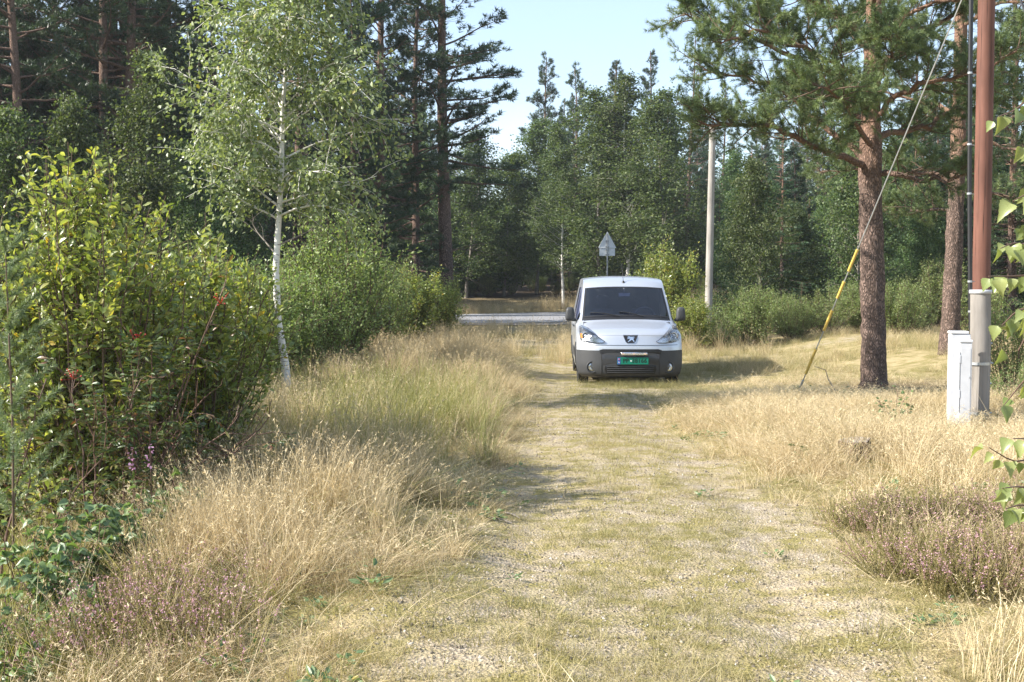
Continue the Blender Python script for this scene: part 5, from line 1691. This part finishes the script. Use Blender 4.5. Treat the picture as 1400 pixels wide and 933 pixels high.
# two houses glimpsed through the trees on the right
def house(label, px, py_base, Y, w, d, hwall, hroof, wallm, roofm, rz):
    x = xat(px, Y); z = at(px, py_base, Y).z
    t = thing('house', label, 'house', (x, Y, z), rz)
    mb = MB(); mb.box((-w / 2, 0, -3), (w / 2, d, hwall)); mb.obj('wall', wallm, t)
    mb = MB(); mb.prism([(-w / 2, .02, hwall + .002), (w / 2, .02, hwall + .002), (0, .02, hwall + hroof)], (0, d - .04, 0)); mb.obj('gable', wallm, t)
    rf = MB()
    for s in (-1, 1):
        rf.prism([(0, -.4, hwall + hroof + .14), (s * (w / 2 + .45), -.4, hwall - .30), (s * (w / 2 + .45), -.4, hwall - .16), (0, -.4, hwall + hroof + .30)][::s], (0, d + .8, 0))
    r = rf.obj('roof', roofm, t)
    mb = MB()
    for s in (-1, 1):
        mb.prism([(0, -.46, hwall + hroof + .10), (s * (w / 2 + .48), -.46, hwall - .36), (s * (w / 2 + .48), -.46, hwall - .15), (0, -.46, hwall + hroof + .31)][::s], (0, .05, 0))
    mb.obj('fascia', M['cab'], r)
    for s in (-1, 1):
        mb = MB(); mb.box((s * w * .22 - .5, -.05, hwall - 1.5), (s * w * .22 + .5, -.002, hwall - .3)); f = mb.obj('window', M['cab'], t)
        mb = MB(); mb.box((s * w * .22 - .42, -.06, hwall - 1.42), (s * w * .22 + .42, -.052, hwall - .38)); mb.obj('pane', M['dark_pane'], f)
    return t


M['dark_pane'] = plain('window_glass_dark', (.03, .035, .04), .08, .6)
M['red_wall'] = plain('red_boards', (.30, .07, .05), .8, .2, dirt=.25)
M['white_wall'] = plain('white_boards', (.72, .72, .70), .7, .3, dirt=.15)
M['dark_roof'] = plain('roof_tiles', (.10, .095, .09), .8, .3, dirt=.3)
house('white house just showing through branches left of the big pine trunk', 1166, 392, 92, 6, 9, 3.0, 2.2, M['white_wall'], M['dark_roof'], R(20))
house('red cabin with white roof edge glimpsed right of the big pine trunk', 1222, 408, 74, 5, 7, 1.1, .5, M['red_wall'], M['dark_roof'], R(-60))
# ------------------------------------------------------------------ the van
def paint():
    k = NT('silver_paint')
    n = k.noise(k.coord(), 2.2, 5, .6)
    dust = k.math('MULTIPLY', k.ramp(n, [(.35, 0.), (.75, 1.)]), .10)
    fl = k.noise(k.coord(), 900, 1, .5)
    c = k.mix(dust, (.54, .57, .63), (.48, .47, .44))
    p = k.bsdf(c, k.math('MULTIPLY_ADD', n, .12, .30), .5, .55, coat=.6)
    p.inputs['Coat Roughness'].default_value = .06
    return k.done(p)


def glass(name, tint=(.62, .68, .70), gl=1.0):
    k = NT(name)
    tr = k.n('BsdfTransparent'); tr.inputs[0].default_value = (*tint, 1)
    g = k.n('BsdfGlossy'); g.inputs['Roughness'].default_value = .03; g.inputs['Color'].default_value = (gl, gl, gl, 1)
    fr = k.n('Fresnel'); fr.inputs['IOR'].default_value = 1.75
    ms = k.n('MixShader'); k.L(fr.outputs[0], ms.inputs[0]); k.L(tr.outputs[0], ms.inputs[1]); k.L(g.outputs[0], ms.inputs[2])
    return k.done(ms)


V = {'paint': paint(), 'plastic': plain('grey_bumper_plastic', (.050, .052, .056), .55, .4, dirt=.2, dscale=5), 'black': plain('black_trim', (.018, .018, .02), .4, .4, dirt=.3),
     'glass': glass('windscreen_glass', (.62, .67, .92)), 'lens': glass('headlight_lens', (.93, .94, .95)), 'tyre': plain('tyre_rubber', (.03, .03, .03), .8, .25, dirt=.4),  # blue in the windscreen tint stands in for reflected sky
     'rim': plain('steel_rim', (.42, .43, .45), .4, .5, .6), 'chrome': plain('chrome', (.80, .81, .83), .14, .5, 1.0, dirt=.05), 'amber': plain('amber_lens', (.75, .28, .06), .25, .5),
     'seat': plain('seat_fabric', (.10, .10, .14), .9, .2), 'inner': plain('cabin_plastic', (.15, .15, .17), .7, .3), 'paper': plain('paper', (.75, .74, .72), .8, .2),
     'green': plain('plate_green', (.0, .19, .12), .5, .4, dirt=.15, dscale=30), 'blue': plain('plate_blue', (.03, .11, .42), .5, .4), 'ink': plain('plate_ink', (.01, .025, .018), .5, .3),
     'white': plain('white_print', (.8, .8, .8), .5, .3), 'red': plain('flag_red', (.6, .03, .04), .5, .3), 'reflect': plain('lamp_reflector', (.72, .73, .76), .22, .5, .85, dirt=.1)}

ROWS = np.array([   # y, z, half width, corner sweep, crown
    (.14, .17, .800, .26, .00), (.03, .225, .850, .28, .00), (.00, .37, .880, .29, .00), (.005, .60, .885, .31, .00), (.015, .69, .885, .33, .00),
    (.055, .83, .882, .36, .01), (.13, .885, .878, .36, .03), (.30, .935, .870, .34, .045), (.62, .995, .855, .26, .05), (.98, 1.075, .815, .17, .035),
    (1.36, 1.35, .775, .13, .03), (1.74, 1.615, .735, .10, .03), (1.93, 1.715, .725, .08, .035), (2.25, 1.775, .72, .04, .045), (3.0, 1.80, .72, .0, .045), (3.8, 1.79, .72, -.02, .045),
    (4.22, 1.755, .72, -.06, .045), (4.33, 1.66, .73, -.08, .03), (4.38, 1.10, .80, -.08, .0), (4.38, .60, .83, -.08, .0), (4.34, .30, .80, -.08, .0)], float)
NR = len(ROWS) - 1


def row(p):
    p = np.clip(np.asarray(p, float), 0, NR - 1e-6)
    i = p.astype(int); f = (p - i)[..., None]
    P0 = ROWS[np.maximum(i - 1, 0)]; P1 = ROWS[i]; P2 = ROWS[i + 1]; P3 = ROWS[np.minimum(i + 2, NR)]
    m1 = (P2 - P0) * .5 * .7; m2 = (P3 - P1) * .5 * .7
    return (2 * f ** 3 - 3 * f ** 2 + 1) * P1 + (f ** 3 - 2 * f ** 2 + f) * m1 + (-2 * f ** 3 + 3 * f ** 2) * P2 + (f ** 3 - f ** 2) * m2


def S(p, u):
    p, u = np.broadcast_arrays(np.asarray(p, float), np.asarray(u, float))
    r = row(p); a = np.abs(u)
    return np.stack([r[..., 2] * u, r[..., 0] + r[..., 3] * (.25 * a ** 2 + .75 * a ** 5), r[..., 1] - r[..., 4] * a ** 2.5], -1)


def normal(p, u):
    e = 1e-3
    a = S(np.minimum(p + e, NR - .001), u) - S(np.maximum(p - e, 0), u); b = S(p, np.clip(u + e, -1, 1)) - S(p, np.clip(u - e, -1, 1))
    return unit(np.cross(b, a))


def patch(p0, p1, u0, u1, n=10, m=24, off=0.0):
    """u0/u1 may be functions of p; returns a grid on the body surface pushed out by off"""
    P = np.linspace(p0, p1, n)
    G = []
    for p in P:
        a = u0(p) if callable(u0) else u0; b = u1(p) if callable(u1) else u1
        u = np.linspace(a, b, m)
        pp = np.full(m, p)
        G.append(S(pp, u) + normal(pp, u) * off)
    return np.array(G)


def p_of(x, z, lo=0.0, hi=9.0):
    """where on the front the surface has half-width x and height z"""
    ps = np.linspace(lo, hi, 400)
    r = row(ps)
    u = np.clip(x / r[:, 2], -1, 1)
    zz = r[:, 1] - r[:, 4] * np.abs(u) ** 2.5
    k_ = np.argmin(np.abs(zz - z))
    return ps[k_], float(u[k_])


def on_front(x, z, off=0.0):
    p, u = p_of(x, z)
    p = np.array([p]); u = np.array([u])
    return (S(p, u) + normal(p, u) * off)[0]


def fitted(outline, off, rings=(1, .8, .55, .25), bulge=0.0):
    """an outline given in front view (x, z), laid onto the curved front"""
    o = np.array(outline, float); c = o.mean(0)
    dense = []
    for i in range(len(o)):
        for q in (0, .5): dense.append(o[i] * (1 - q) + o[(i + 1) % len(o)] * q)
    dense = np.array(dense)
    G = []
    for r_ in rings:
        G.append([on_front(*(c + (d - c) * r_), off=off + bulge * (1 - r_ ** 2)) for d in dense])
    G = np.array(G)
    G = np.concatenate([G, G[:, :1]], 1)
    return G, on_front(c[0], c[1], off + bulge)


def fit_part(name, outline, off, mat, parent, bulge=0.0, thick=0.012, rings=(1, .8, .55, .25)):
    G, c = fitted(outline, off, rings, bulge)
    mb = MB()
    area = sum(outline[i][0] * outline[(i + 1) % len(outline)][1] - outline[(i + 1) % len(outline)][0] * outline[i][1] for i in range(len(outline)))
    fl = area > 0
    mb.grid(G, flip=not fl)
    n = G.shape[1] - 1
    mb.add(np.vstack([G[-1, :n], c]), [((i + 1) % n, i, n) if not fl else (i, (i + 1) % n, n) for i in range(n)])
    back = G[0] + np.array([0, thick, 0])
    mb.grid(np.array([back, G[0]]), flip=not fl)
    return mb.obj(name, mat, parent, True)


vx, vy = 1.985, 19.0
vz = gz(vx, vy + 2.1) - .012
van = thing('delivery_van', 'silver panel van parked on the grassy track with green number plate', 'van', (vx, vy, vz), R(-1.6), None, (1, 1, 1.05))

# silver panels on the centre strip, each with its shut line
def panel(name, G, mat, parent=van, thick=.0, flip=False):
    mb = MB(); mb.grid(G, flip=flip)
    return mb.obj(name, mat, parent, True)


# dark inner shell so that the shut lines read dark
mb = MB(); mb.grid(patch(0.3, 9.0, -.985, .985, 40, 30, -.022)); mb.obj('inner_shell', V['black'], van, True)
hoodw = lambda p: .90 - .30 * max(0, min(1, (6.9 - p) / 1.9)) ** 1.4
hood = panel('hood', patch(5.12, 8.92, lambda p: -hoodw(p), hoodw, 22, 34, .004), V['paint'])
for s in (-1, 1):
    fa = (lambda p: hoodw(p) + .006) if s > 0 else (lambda p: -1.0)
    fb = (lambda p: 1.0) if s > 0 else (lambda p: -hoodw(p) - .006)
    panel('fender', patch(5.0, 8.96, fa, fb, 22, 12, .004), V['paint'])
panel('front_fascia', patch(2.98, 5.08, -1, 1, 14, 44, .004), V['paint'])
panel('front_bumper', patch(0.0, 2.95, -1, 1, 18, 44, .012), V['plastic'])
panel('cowl', patch(8.96, 9.22, -.97, .97, 4, 24, -.004), V['black'])
panel('windscreen', patch(9.24, 10.93, -.935, .935, 14, 26, .0), V['glass'])
mbw = MB()      # black ceramic border of the windscreen, just proud of the glass
for (a, b, c, d) in ((9.22, 9.31, -.95, .95), (10.86, 10.95, -.95, .95)): mbw.grid(patch(a, b, c, d, 4, 26, .002))
for s in (-1, 1):
    lo, hi = (.915, .95) if s > 0 else (-.95, -.915)
    mbw.grid(patch(9.31, 10.86, lo, hi, 12, 3, .002))
mbw.obj('windscreen_seal', V['black'], van, True)
for s in (-1, 1):
    a, b = (.953, 1.0) if s > 0 else (-1.0, -.953)
    panel('pillar', patch(8.97, 10.97, a, b, 16, 5, .004), V['paint'])
panel('roof', patch(10.97, 16.4, -1, 1, 40, 34, .004), V['paint'])
panel('rear_door', patch(16.42, 20, -1, 1, 20, 24, .004), V['paint'])

# sides: ruled from the roof edge down to the sill, with wheel arches, glazing laid on
WC, RC, WR = (.86, 3.59), (.315, .315), .315
def half_w(z, wtop, ztop):
    return np.interp(z, [.18, .30, .62, .95, ztop], [.845, .875, .897, .885, wtop])


def side_point(yy, z, s):
    ps = np.linspace(5.0, 17.0, 500)
    e = S(ps, np.ones(500))
    k_ = np.argmin(np.abs(e[:, 1] - yy))
    zt, wt_ = e[k_, 2], e[k_, 0]
    zz = np.minimum(z, zt)
    if zt > 1.0: w = np.interp(zz, [.18, .30, .64, .99, zt], [.845, .875, .893, .882, wt_])
    else: w = np.interp(zz, [.18, .30, .66, zt], [.845, .875, max(.89, wt_ + .004), wt_])
    return np.array([s * w, yy, zz])


def zbot(yy):
    b = .20
    for c in WC:
        if abs(yy - c) < .375: b = max(b, .31 + math.sqrt(.375 ** 2 - (yy - c) ** 2))
    return b


def ztop_at(yy):
    ps = np.linspace(5.0, 17.0, 500); e = S(ps, np.ones(500))
    return e[np.argmin(np.abs(e[:, 1] - yy)), 2]


def side_patch(y0, y1, s, off=0.0, n=30, m=14, zlo=None, zhi=None):
    G = []
    for yy in np.linspace(y0, y1, n):
        lo = zbot(yy) if zlo is None else (zlo(yy) if callable(zlo) else zlo); hi = ztop_at(yy) if zhi is None else (zhi(yy) if callable(zhi) else zhi)
        G.append([side_point(yy, z, s) + np.array([s * off, 0, 0]) for z in np.linspace(lo, hi, m)])
    return np.array(G)


for s in (-1, 1):
    fl = s > 0
    e0 = S(np.linspace(0.0, 5.0, 16), np.full(16, float(s)))
    nose = []
    for e in e0:                                     # from the strip's edge back to the first side column
        tgt = side_point(.50, max(e[2], .2), s)
        nose.append([e * (1 - q) + tgt * q + np.array([s * .012 * math.sin(q * 3.14), 0, 0]) for q in np.linspace(0, 1, 5)])
    nose = np.array(nose)
    k_ = 10
    panel('bumper_corner', nose[:k_], V['plastic'], flip=not fl)
    panel('front_wing_corner', nose[k_ - 1:], V['paint'], flip=not fl)
    panel('front_wing', side_patch(.50, 1.27, s, .0), V['paint'], flip=fl)
    dr = panel('front_door', side_patch(1.275, 2.22, s, .0), V['paint'], flip=fl)
    sd = panel('sliding_door', side_patch(2.225, 3.12, s, .0), V['paint'], flip=fl)
    panel('rear_quarter', side_patch(3.125, 4.30, s, .0), V['paint'], flip=fl)
    # windows
    panel('door_window', side_patch(1.45, 2.14, s, .006, 14, 8, 1.06, lambda y: min(1.60, ztop_at(y) - .10)), V['glass'], dr, flip=fl)
    panel('quarter_window', side_patch(1.20, 1.40, s, .006, 8, 6, 1.06, lambda y: max(1.08, ztop_at(y) - .10)), V['glass'], dr, flip=fl)
    panel('sliding_window', side_patch(2.30, 3.04, s, .006, 14, 8, 1.08, 1.60), V['glass'], sd, flip=fl)
    mb = MB(); mb.grid(side_patch(1.18, 1.44, s, .003, 24, 6, 1.05, lambda y: max(1.05, min(1.63, ztop_at(y) - .07))), flip=fl); mb.obj('window_surround', V['black'], van, True)
    mb = MB(); mb.grid(side_patch(1.26, 3.19, s, .010, 20, 4, .40, .55), flip=fl); mb.obj('rubbing_strip', V['plastic'], van, True)
    for yh in (2.05, 2.36):
        mb = MB(); q = side_point(yh, .93, s); mb.box((q[0] - .012 + s * .018, yh - .09, .915), (q[0] + .012 + s * .018, yh + .09, .945), bev=.006)
        mb.obj('door_handle', V['plastic'], dr if yh < 2.2 else sd)
    # wheel arch lips and liners
    for c in WC:
        mb = MB(); arc = [side_point(c + .378 * math.cos(a), .31 + .378 * math.sin(a), s) + np.array([s * .004, 0, 0]) for a in np.linspace(.02, math.pi - .02, 18)]
        mb.tube(arc, .014, 6, caps=False); mb.obj('arch_lip', V['plastic'], van, True)
        mb = MB(); A_ = np.linspace(-.2, math.pi + .2, 18)
        mb.grid([[(s * w_, c + .40 * math.cos(a), .31 + .40 * math.sin(a)) for a in A_] for w_ in (.88, .60)]); mb.obj('arch_liner', V['black'], van, True)
        # wheels: tyre with tread shoulder, rim with holes' hub
        wx = s * .775
        tm = MB(); tm.lathe([(.20, -.085), (.245, -.098), (.290, -.092), (.308, -.070), (.313, -.03), (.309, -.028), (.309, -.018), (.313, -.016), (.313, .016), (.309, .018), (.309, .028), (.313, .03), (.308, .070), (.290, .092), (.245, .098), (.20, .085)], (wx, c, .308), (1, 0, 0), 36)
        wl = tm.obj('wheel', V['tyre'], van, True)
        rm = MB(); rm.lathe([(.205, .084 * s), (.195, .088 * s), (.185, .06 * s), (.15, .035 * s), (.10, .062 * s), (.06, .066 * s), (.055, .075 * s), (0.001, .078 * s)], (wx, c, .308), (1, 0, 0), 28)
        rm.obj('rim', V['rim'], wl, True)
    # mirrors
    mq = MB()
    N, K = 14, 20
    for part in (0,):
        G = []
        for i in range(N + 1):
            a = math.pi * i / N - math.pi / 2
            rw = []
            for j in range(K + 1):
                b = 2 * math.pi * j / K
                sg = lambda v, e: math.copysign(abs(v) ** e, v)
                x = .082 * sg(math.cos(a), .5) * sg(math.cos(b), .55); z = .118 * sg(math.cos(a), .5) * sg(math.sin(b), .55); yv = .075 * sg(math.sin(a), .8)
                rw.append((s * 0.985 + x * (1 - .12 * z / .12), 1.30 + yv, 1.15 + z))
            G.append(rw)
        mq.grid(G, flip=True)
    mo = mq.obj('mirror', V['plastic'], van, True)
    mb = MB(); mb.box((min(s * .87, s * .96), 1.275, 1.025), (max(s * .87, s * .96), 1.345, 1.075), bev=.012); mb.obj('mirror_arm', V['plastic'], mo)
    mb = MB(); mb.prism([(s * .985 + .066 * math.cos(a), 1.377, 1.15 + .098 * math.sin(a)) for a in np.linspace(0, 6.283, 16, endpoint=False)], (0, .004, 0)); mb.obj('mirror_glass', V['chrome'], mo)
    # headlight: reflector bowl, bulbs, clear lens, amber indicator
    HL = [(-.815, .715), (-.832, .80), (-.825, .875), (-.785, .895), (-.70, .868), (-.60, .805), (-.50, .735), (-.425, .688), (-.45, .672), (-.56, .666), (-.70, .675), (-.79, .69)]
    HL = [(x * -s, z + .048 + .04 * (z - .70)) for x, z in HL]
    hl = fit_part('headlight', HL, .008, V['reflect'], van, 0, .01)
    for (cx_, cz_, r_) in ((-.735, .775, .062), (-.625, .735, .047)):
        c = on_front(cx_ * -s, cz_ + .048, .012)
        mb = MB(); mb.lathe([(r_, .010), (r_ * .98, .0), (r_ * .75, .018), (r_ * .35, .026), (r_ * .28, .006), (.001, .002)], c, (0, 1, 0), 20); mb.obj('lamp_bowl', V['chrome'], hl, True)
    am = [(-.822, .74), (-.828, .80), (-.795, .805), (-.785, .74)]
    fit_part('indicator', [(x * -s, z + .048) for x, z in am], .012, V['amber'], hl, 0, .004)
    fit_part('lens', HL, .030, V['lens'], hl, .012, .022)
    mb = MB(); G_, _ = fitted(HL, .026, (1.0,)); mb.tube(G_[0], .0035, 5, caps=False); mb.obj('headlight_rim', V['black'], hl, True)
    # fog lamp set in a round recess of the bumper
    c = on_front(s * .635, .335, .014)
    mb = MB(); mb.lathe([(.098, .004), (.092, -.008), (.078, .0), (.064, .03)], c, (0, 1, 0), 24); fg = mb.obj('fog_lamp', V['plastic'], van, True)
    mb = MB(); mb.lathe([(.062, .010), (.055, .004), (.03, .014), (.001, .012)], c, (0, 1, 0), 20); mb.obj('reflector', V['reflect'], fg, True)
    mb = MB(); mb.lathe([(.064, .006), (.05, -.002), (.001, -.006)], c, (0, 1, 0), 20); mb.obj('lens', V['lens'], fg, True)
    # dark vertical groove of the bumper
    mb = MB(); mb.tube([on_front(s * .48, z, .014) for z in np.linspace(.22, .58, 10)], .005, 5); mb.obj('bumper_seam', V['black'], van, True)

# grille slot, lower grille with slats, number plate
fit_part('grille_slot', [(-.50, .55), (-.52, .602), (-.46, .622), (.46, .622), (.52, .602), (.50, .55)], .016, V['black'], van, 0, .01, (1, .98, .9, .5))
gr = fit_part('lower_grille', [(-.40, .23), (-.43, .30), (-.42, .362), (.42, .362), (.43, .30), (.40, .23)], .016, V['black'], van, 0, .01, (1, .98, .9, .5))
for z in (.255, .285, .315, .345):
    mb = MB(); mb.tube([on_front(x, z, .022) for x in np.linspace(-.39, .39, 13)], .0075, 6); mb.obj('slat', V['plastic'], gr, True)
fit_part('bumper_centre', [(-.47, .372), (-.48, .538), (.48, .538), (.47, .372)], .0165, plain('gloss_black_trim', (.035, .035, .038), .3, .5, dirt=.25), van, 0, .006, (1, .98, .9, .5))
fit_part('bumper_lip', [(-.62, .175), (-.60, .208), (.60, .208), (.62, .175)], .018, V['black'], van, 0, .01, (1, .98, .9, .5))

pw, ph = .52, .112
py0 = on_front(0, .44, .016)[1] - .012
pc_ = (.035, py0, .438)
mb = MB(); mb.box((pc_[0] - pw / 2 - .012, py0 - .004, pc_[2] - ph / 2 - .010), (pc_[0] + pw / 2 + .012, py0 + .02, pc_[2] + ph / 2 + .010), bev=.004)
hold = mb.obj('plate_holder', V['black'], van)
mb = MB(); mb.box((pc_[0] - pw / 2, py0 - .010, pc_[2] - ph / 2), (pc_[0] + pw / 2, py0 - .0045, pc_[2] + ph / 2), bev=.002)
plt = mb.obj('number_plate', V['green'], van)
mb = MB(); mb.box((pc_[0] - pw / 2 + .003, py0 - .0115, pc_[2] - ph / 2 + .003), (pc_[0] - pw / 2 + .052, py0 - .0102, pc_[2] + ph / 2 - .003)); mb.obj('blue_band', V['blue'], plt)
fx, fz = pc_[0] - pw / 2 + .012, pc_[2] + .012
for (nm, a, b, c, d, mt, yy) in (('flag', 0, .032, 0, .028, 'red', .0125), ('flag_cross', 0, .032, .0105, .0175, 'white', .0135), ('flag_cross', .009, .016, 0, .028, 'white', .0138), ('flag_cross', 0, .032, .0125, .0155, 'blue', .0145), ('flag_cross', .011, .014, 0, .028, 'blue', .0148)):
    mb = MB(); mb.box((fx + a, py0 - yy, fz + c), (fx + b, py0 - yy + .0008, fz + d)); mb.obj(nm, V[mt], plt)


def text(body, size, x, y, z, mat, parent, name='lettering', sx=1.0):
    cu = bpy.data.curves.new(name, 'FONT')
    cu.body = body; cu.size = size; cu.extrude = .0008; cu.align_x = 'CENTER'; cu.align_y = 'CENTER'; cu.space_character = 1.08
    cu.offset = size * .012
    tmp = bpy.data.objects.new(name, cu)
    me = bpy.data.meshes.new_from_object(tmp)
    bpy.data.objects.remove(tmp)
    me.materials.clear(); me.materials.append(mat)
    o = link(name, me)
    o.parent = parent; o.location = (x, y, z); o.rotation_euler = (math.pi / 2, 0, 0); o.scale = (sx, 1, 1)
    return o


text('N', .036, fx + .016, py0 - .0125, pc_[2] - .026, V['white'], plt)
text('PP', .098, pc_[0] - .118, py0 - .0112, pc_[2] - .001, V['ink'], plt, sx=.95)
text('38166', .098, pc_[0] + .107, py0 - .0112, pc_[2] - .001, V['ink'], plt, sx=.95)
mb = MB(); mb.lathe([(.013, 0), (.013, -.002), (.001, -.003)], (pc_[0] - .030, py0 - .0105, pc_[2]), (0, 1, 0), 12); mb.obj('registration_sticker', V['white'], plt)

# light bar above the plate
mb = MB(); mb.box((-.165, py0 - .03, .530), (.275, py0 + .012, .574), bev=.008); lb = mb.obj('light_bar', V['chrome'], van, True)
for i in range(9):
    x = -.150 + i * .046
    mb = MB(); mb.box((x, py0 - .0335, .538), (x + .040, py0 - .0302, .566), bev=.002); mb.obj('lamp_cell', V['reflect'] if i % 4 else plain('pale_amber', (.62, .47, .38), .3, .5), lb)

# emblem: dark shield with chrome edge and a rearing silver lion
c_ = on_front(.0, .79, .010); ez = .782; ey = c_[1] - .004
SH = [(-.122, .062), (.122, .062), (.108, .02), (.082, -.040), (.055, -.062), (-.055, -.062), (-.082, -.040), (-.108, .02)]
def tilt(x, z, d=0.0): return (x, on_front(x, ez + z, .008 + d)[1], ez + z)
fr = [tilt(x * 1.07, z * 1.10, .004) for x, z in SH]
mb = MB(); mb.prism(fr, (0, .012, 0)); em = mb.obj('emblem', V['chrome'], van)
mb = MB(); mb.prism([tilt(x, z, .0075) for x, z in SH], (0, .006, 0)); mb.obj('shield', V['black'], em)
LION = [[(-.058, .030), (-.040, .044), (-.018, .046), (-.004, .036), (.006, .040), (.030, .040), (.046, .028), (.052, .010), (.044, -.004), (.058, -.022), (.062, -.042), (.050, -.046), (.046, -.034), (.030, -.016),
         (.012, -.012), (-.002, -.024), (-.022, -.034), (-.040, -.046), (-.050, -.044), (-.034, -.026), (-.018, -.010), (-.014, .006), (-.030, .008), (-.052, -.002), (-.060, .004), (-.040, .018), (-.028, .024), (-.044, .024)],
        [(.036, .040), (.058, .042), (.064, .026), (.058, .012), (.052, .014), (.056, .026), (.050, .034), (.036, .032)]]
from mathutils.geometry import tessellate_polygon
mb = MB()
for L_ in LION:
    pts = [tilt(x, z, .0095) for x, z in L_]
    tri_ = tessellate_polygon([[Vector((p[0], p[2], 0)) for p in pts]])
    mb.add(pts, [tuple(q)[::-1] for q in tri_] + [])
    bk = [(p[0], p[1] + .003, p[2]) for p in pts]; n = len(pts)
    mb.add(pts + bk, [(i, (i + 1) % n, n + (i + 1) % n, n + i) for i in range(n)])
mb.obj('lion', V['chrome'], em)
mb = MB(); mb.tube([on_front(x, .682, .006) for x in np.linspace(-.80, .80, 30)], .004, 5); mb.obj('fascia_crease', V['black'], van, True)

# wipers, aerial, cabin
for (x0, x1, z) in ((-.10, -.62, 0), (.30, -.12, 0), ):
    G = []
    for q in np.linspace(0, 1, 8):
        x = x0 + (x1 - x0) * q
        u = x / .79
        pp = np.array([9.16 + .26 * math.sin(q * 1.6)]); G.append((S(pp, np.array([u])) + normal(pp, np.array([u])) * .016)[0])
    mb = MB(); mb.tube(G, .008, 5); mb.obj('wiper', V['black'], van, True)
q = S(np.array([11.6]), np.array([.0]))[0]
mb = MB(); mb.lathe([(.03, -.01), (.028, .012), (.012, .03)], q, (0, .1, 1), 10); mb.tube([q + np.array([0, 0, .02]), q + np.array([-.02, .16, .34])], [.006, .0025], 5); mb.obj('aerial', V['black'], van, True)
cab = MB(); cab.box((-.76, 1.04, .55), (.76, 1.38, 1.03), bev=.04); dsh = cab.obj('dashboard', V['inner'], van, True)
mb = MB(); mb.prism([(-.62, 1.12, 1.036), (-.22, 1.10, 1.036), (-.17, 1.30, 1.037), (-.54, 1.34, 1.037)], (0, 0, .003)); mb.obj('paper', V['paper'], dsh)
ring = [(.36 + .185 * math.cos(a), 1.52 - .055 * math.sin(a), 1.09 + .17 * math.sin(a)) for a in np.linspace(0, 6.283, 28)]
mb = MB(); mb.tube(ring, .016, 8); mb.tube([(.36 - .17, 1.52, 1.09), (.36 + .17, 1.52, 1.09)], .016, 6); mb.tube([(.36, 1.52, 1.08), (.36, 1.40, .96)], .03, 8); mb.obj('steering_wheel', V['inner'], van, True)
for s in (-1, 1):
    mb = MB(); mb.box((s * .36 - .24, 1.75, .35), (s * .36 + .24, 2.25, .66), bev=.06); mb.box((s * .36 - .23, 2.20, .60), (s * .36 + .23, 2.36, 1.22), bev=.06); st_ = mb.obj('seat', V['seat'], van, True)
    mb = MB(); mb.box((s * .36 - .12, 2.24, 1.26), (s * .36 + .12, 2.34, 1.46), bev=.04); mb.obj('headrest', V['seat'], st_, True)
mb = MB(); mb.box((-.74, 2.48, .3), (.74, 2.52, 1.68)); mb.obj('bulkhead', V['seat'], van)
mb = MB(); mb.box((-.80, .45, .20), (.80, 4.25, .30)); mb.obj('floor_pan', V['black'], van)
mb = MB(); mb.box((-.76, .96, .30), (.76, 1.0, 1.02)); mb.obj('firewall', V['black'], van)
mb = MB(); mb.box((-.11, 1.62, 1.44), (.11, 1.645, 1.51), bev=.01); mb.tube([(0, 1.63, 1.50), (0, 1.70, 1.585)], .012, 6); rm_ = mb.obj('rear_view_mirror', V['inner'], van, True)
mb = MB(); mb.box((-.10, 1.613, 1.448), (.10, 1.6185, 1.502)); mb.obj('toll_tag', V['paper'], rm_)
# ------------------------------------------------------------------ thin air haze, fading the far wood a little
k = NT('air_haze')
vol = k.n('VolumePrincipled')
vol.inputs['Color'].default_value = (.90, .95, 1.0, 1)
vol.inputs['Density'].default_value = 0.0005
vol.inputs['Anisotropy'].default_value = 0.3
k.L(vol.outputs[0], k.out.inputs['Volume'])
mb = MB(); mb.box((-140, -12, -4.5), (140, 175, 34))
tag(mb.obj('haze', k.m), kind='stuff')
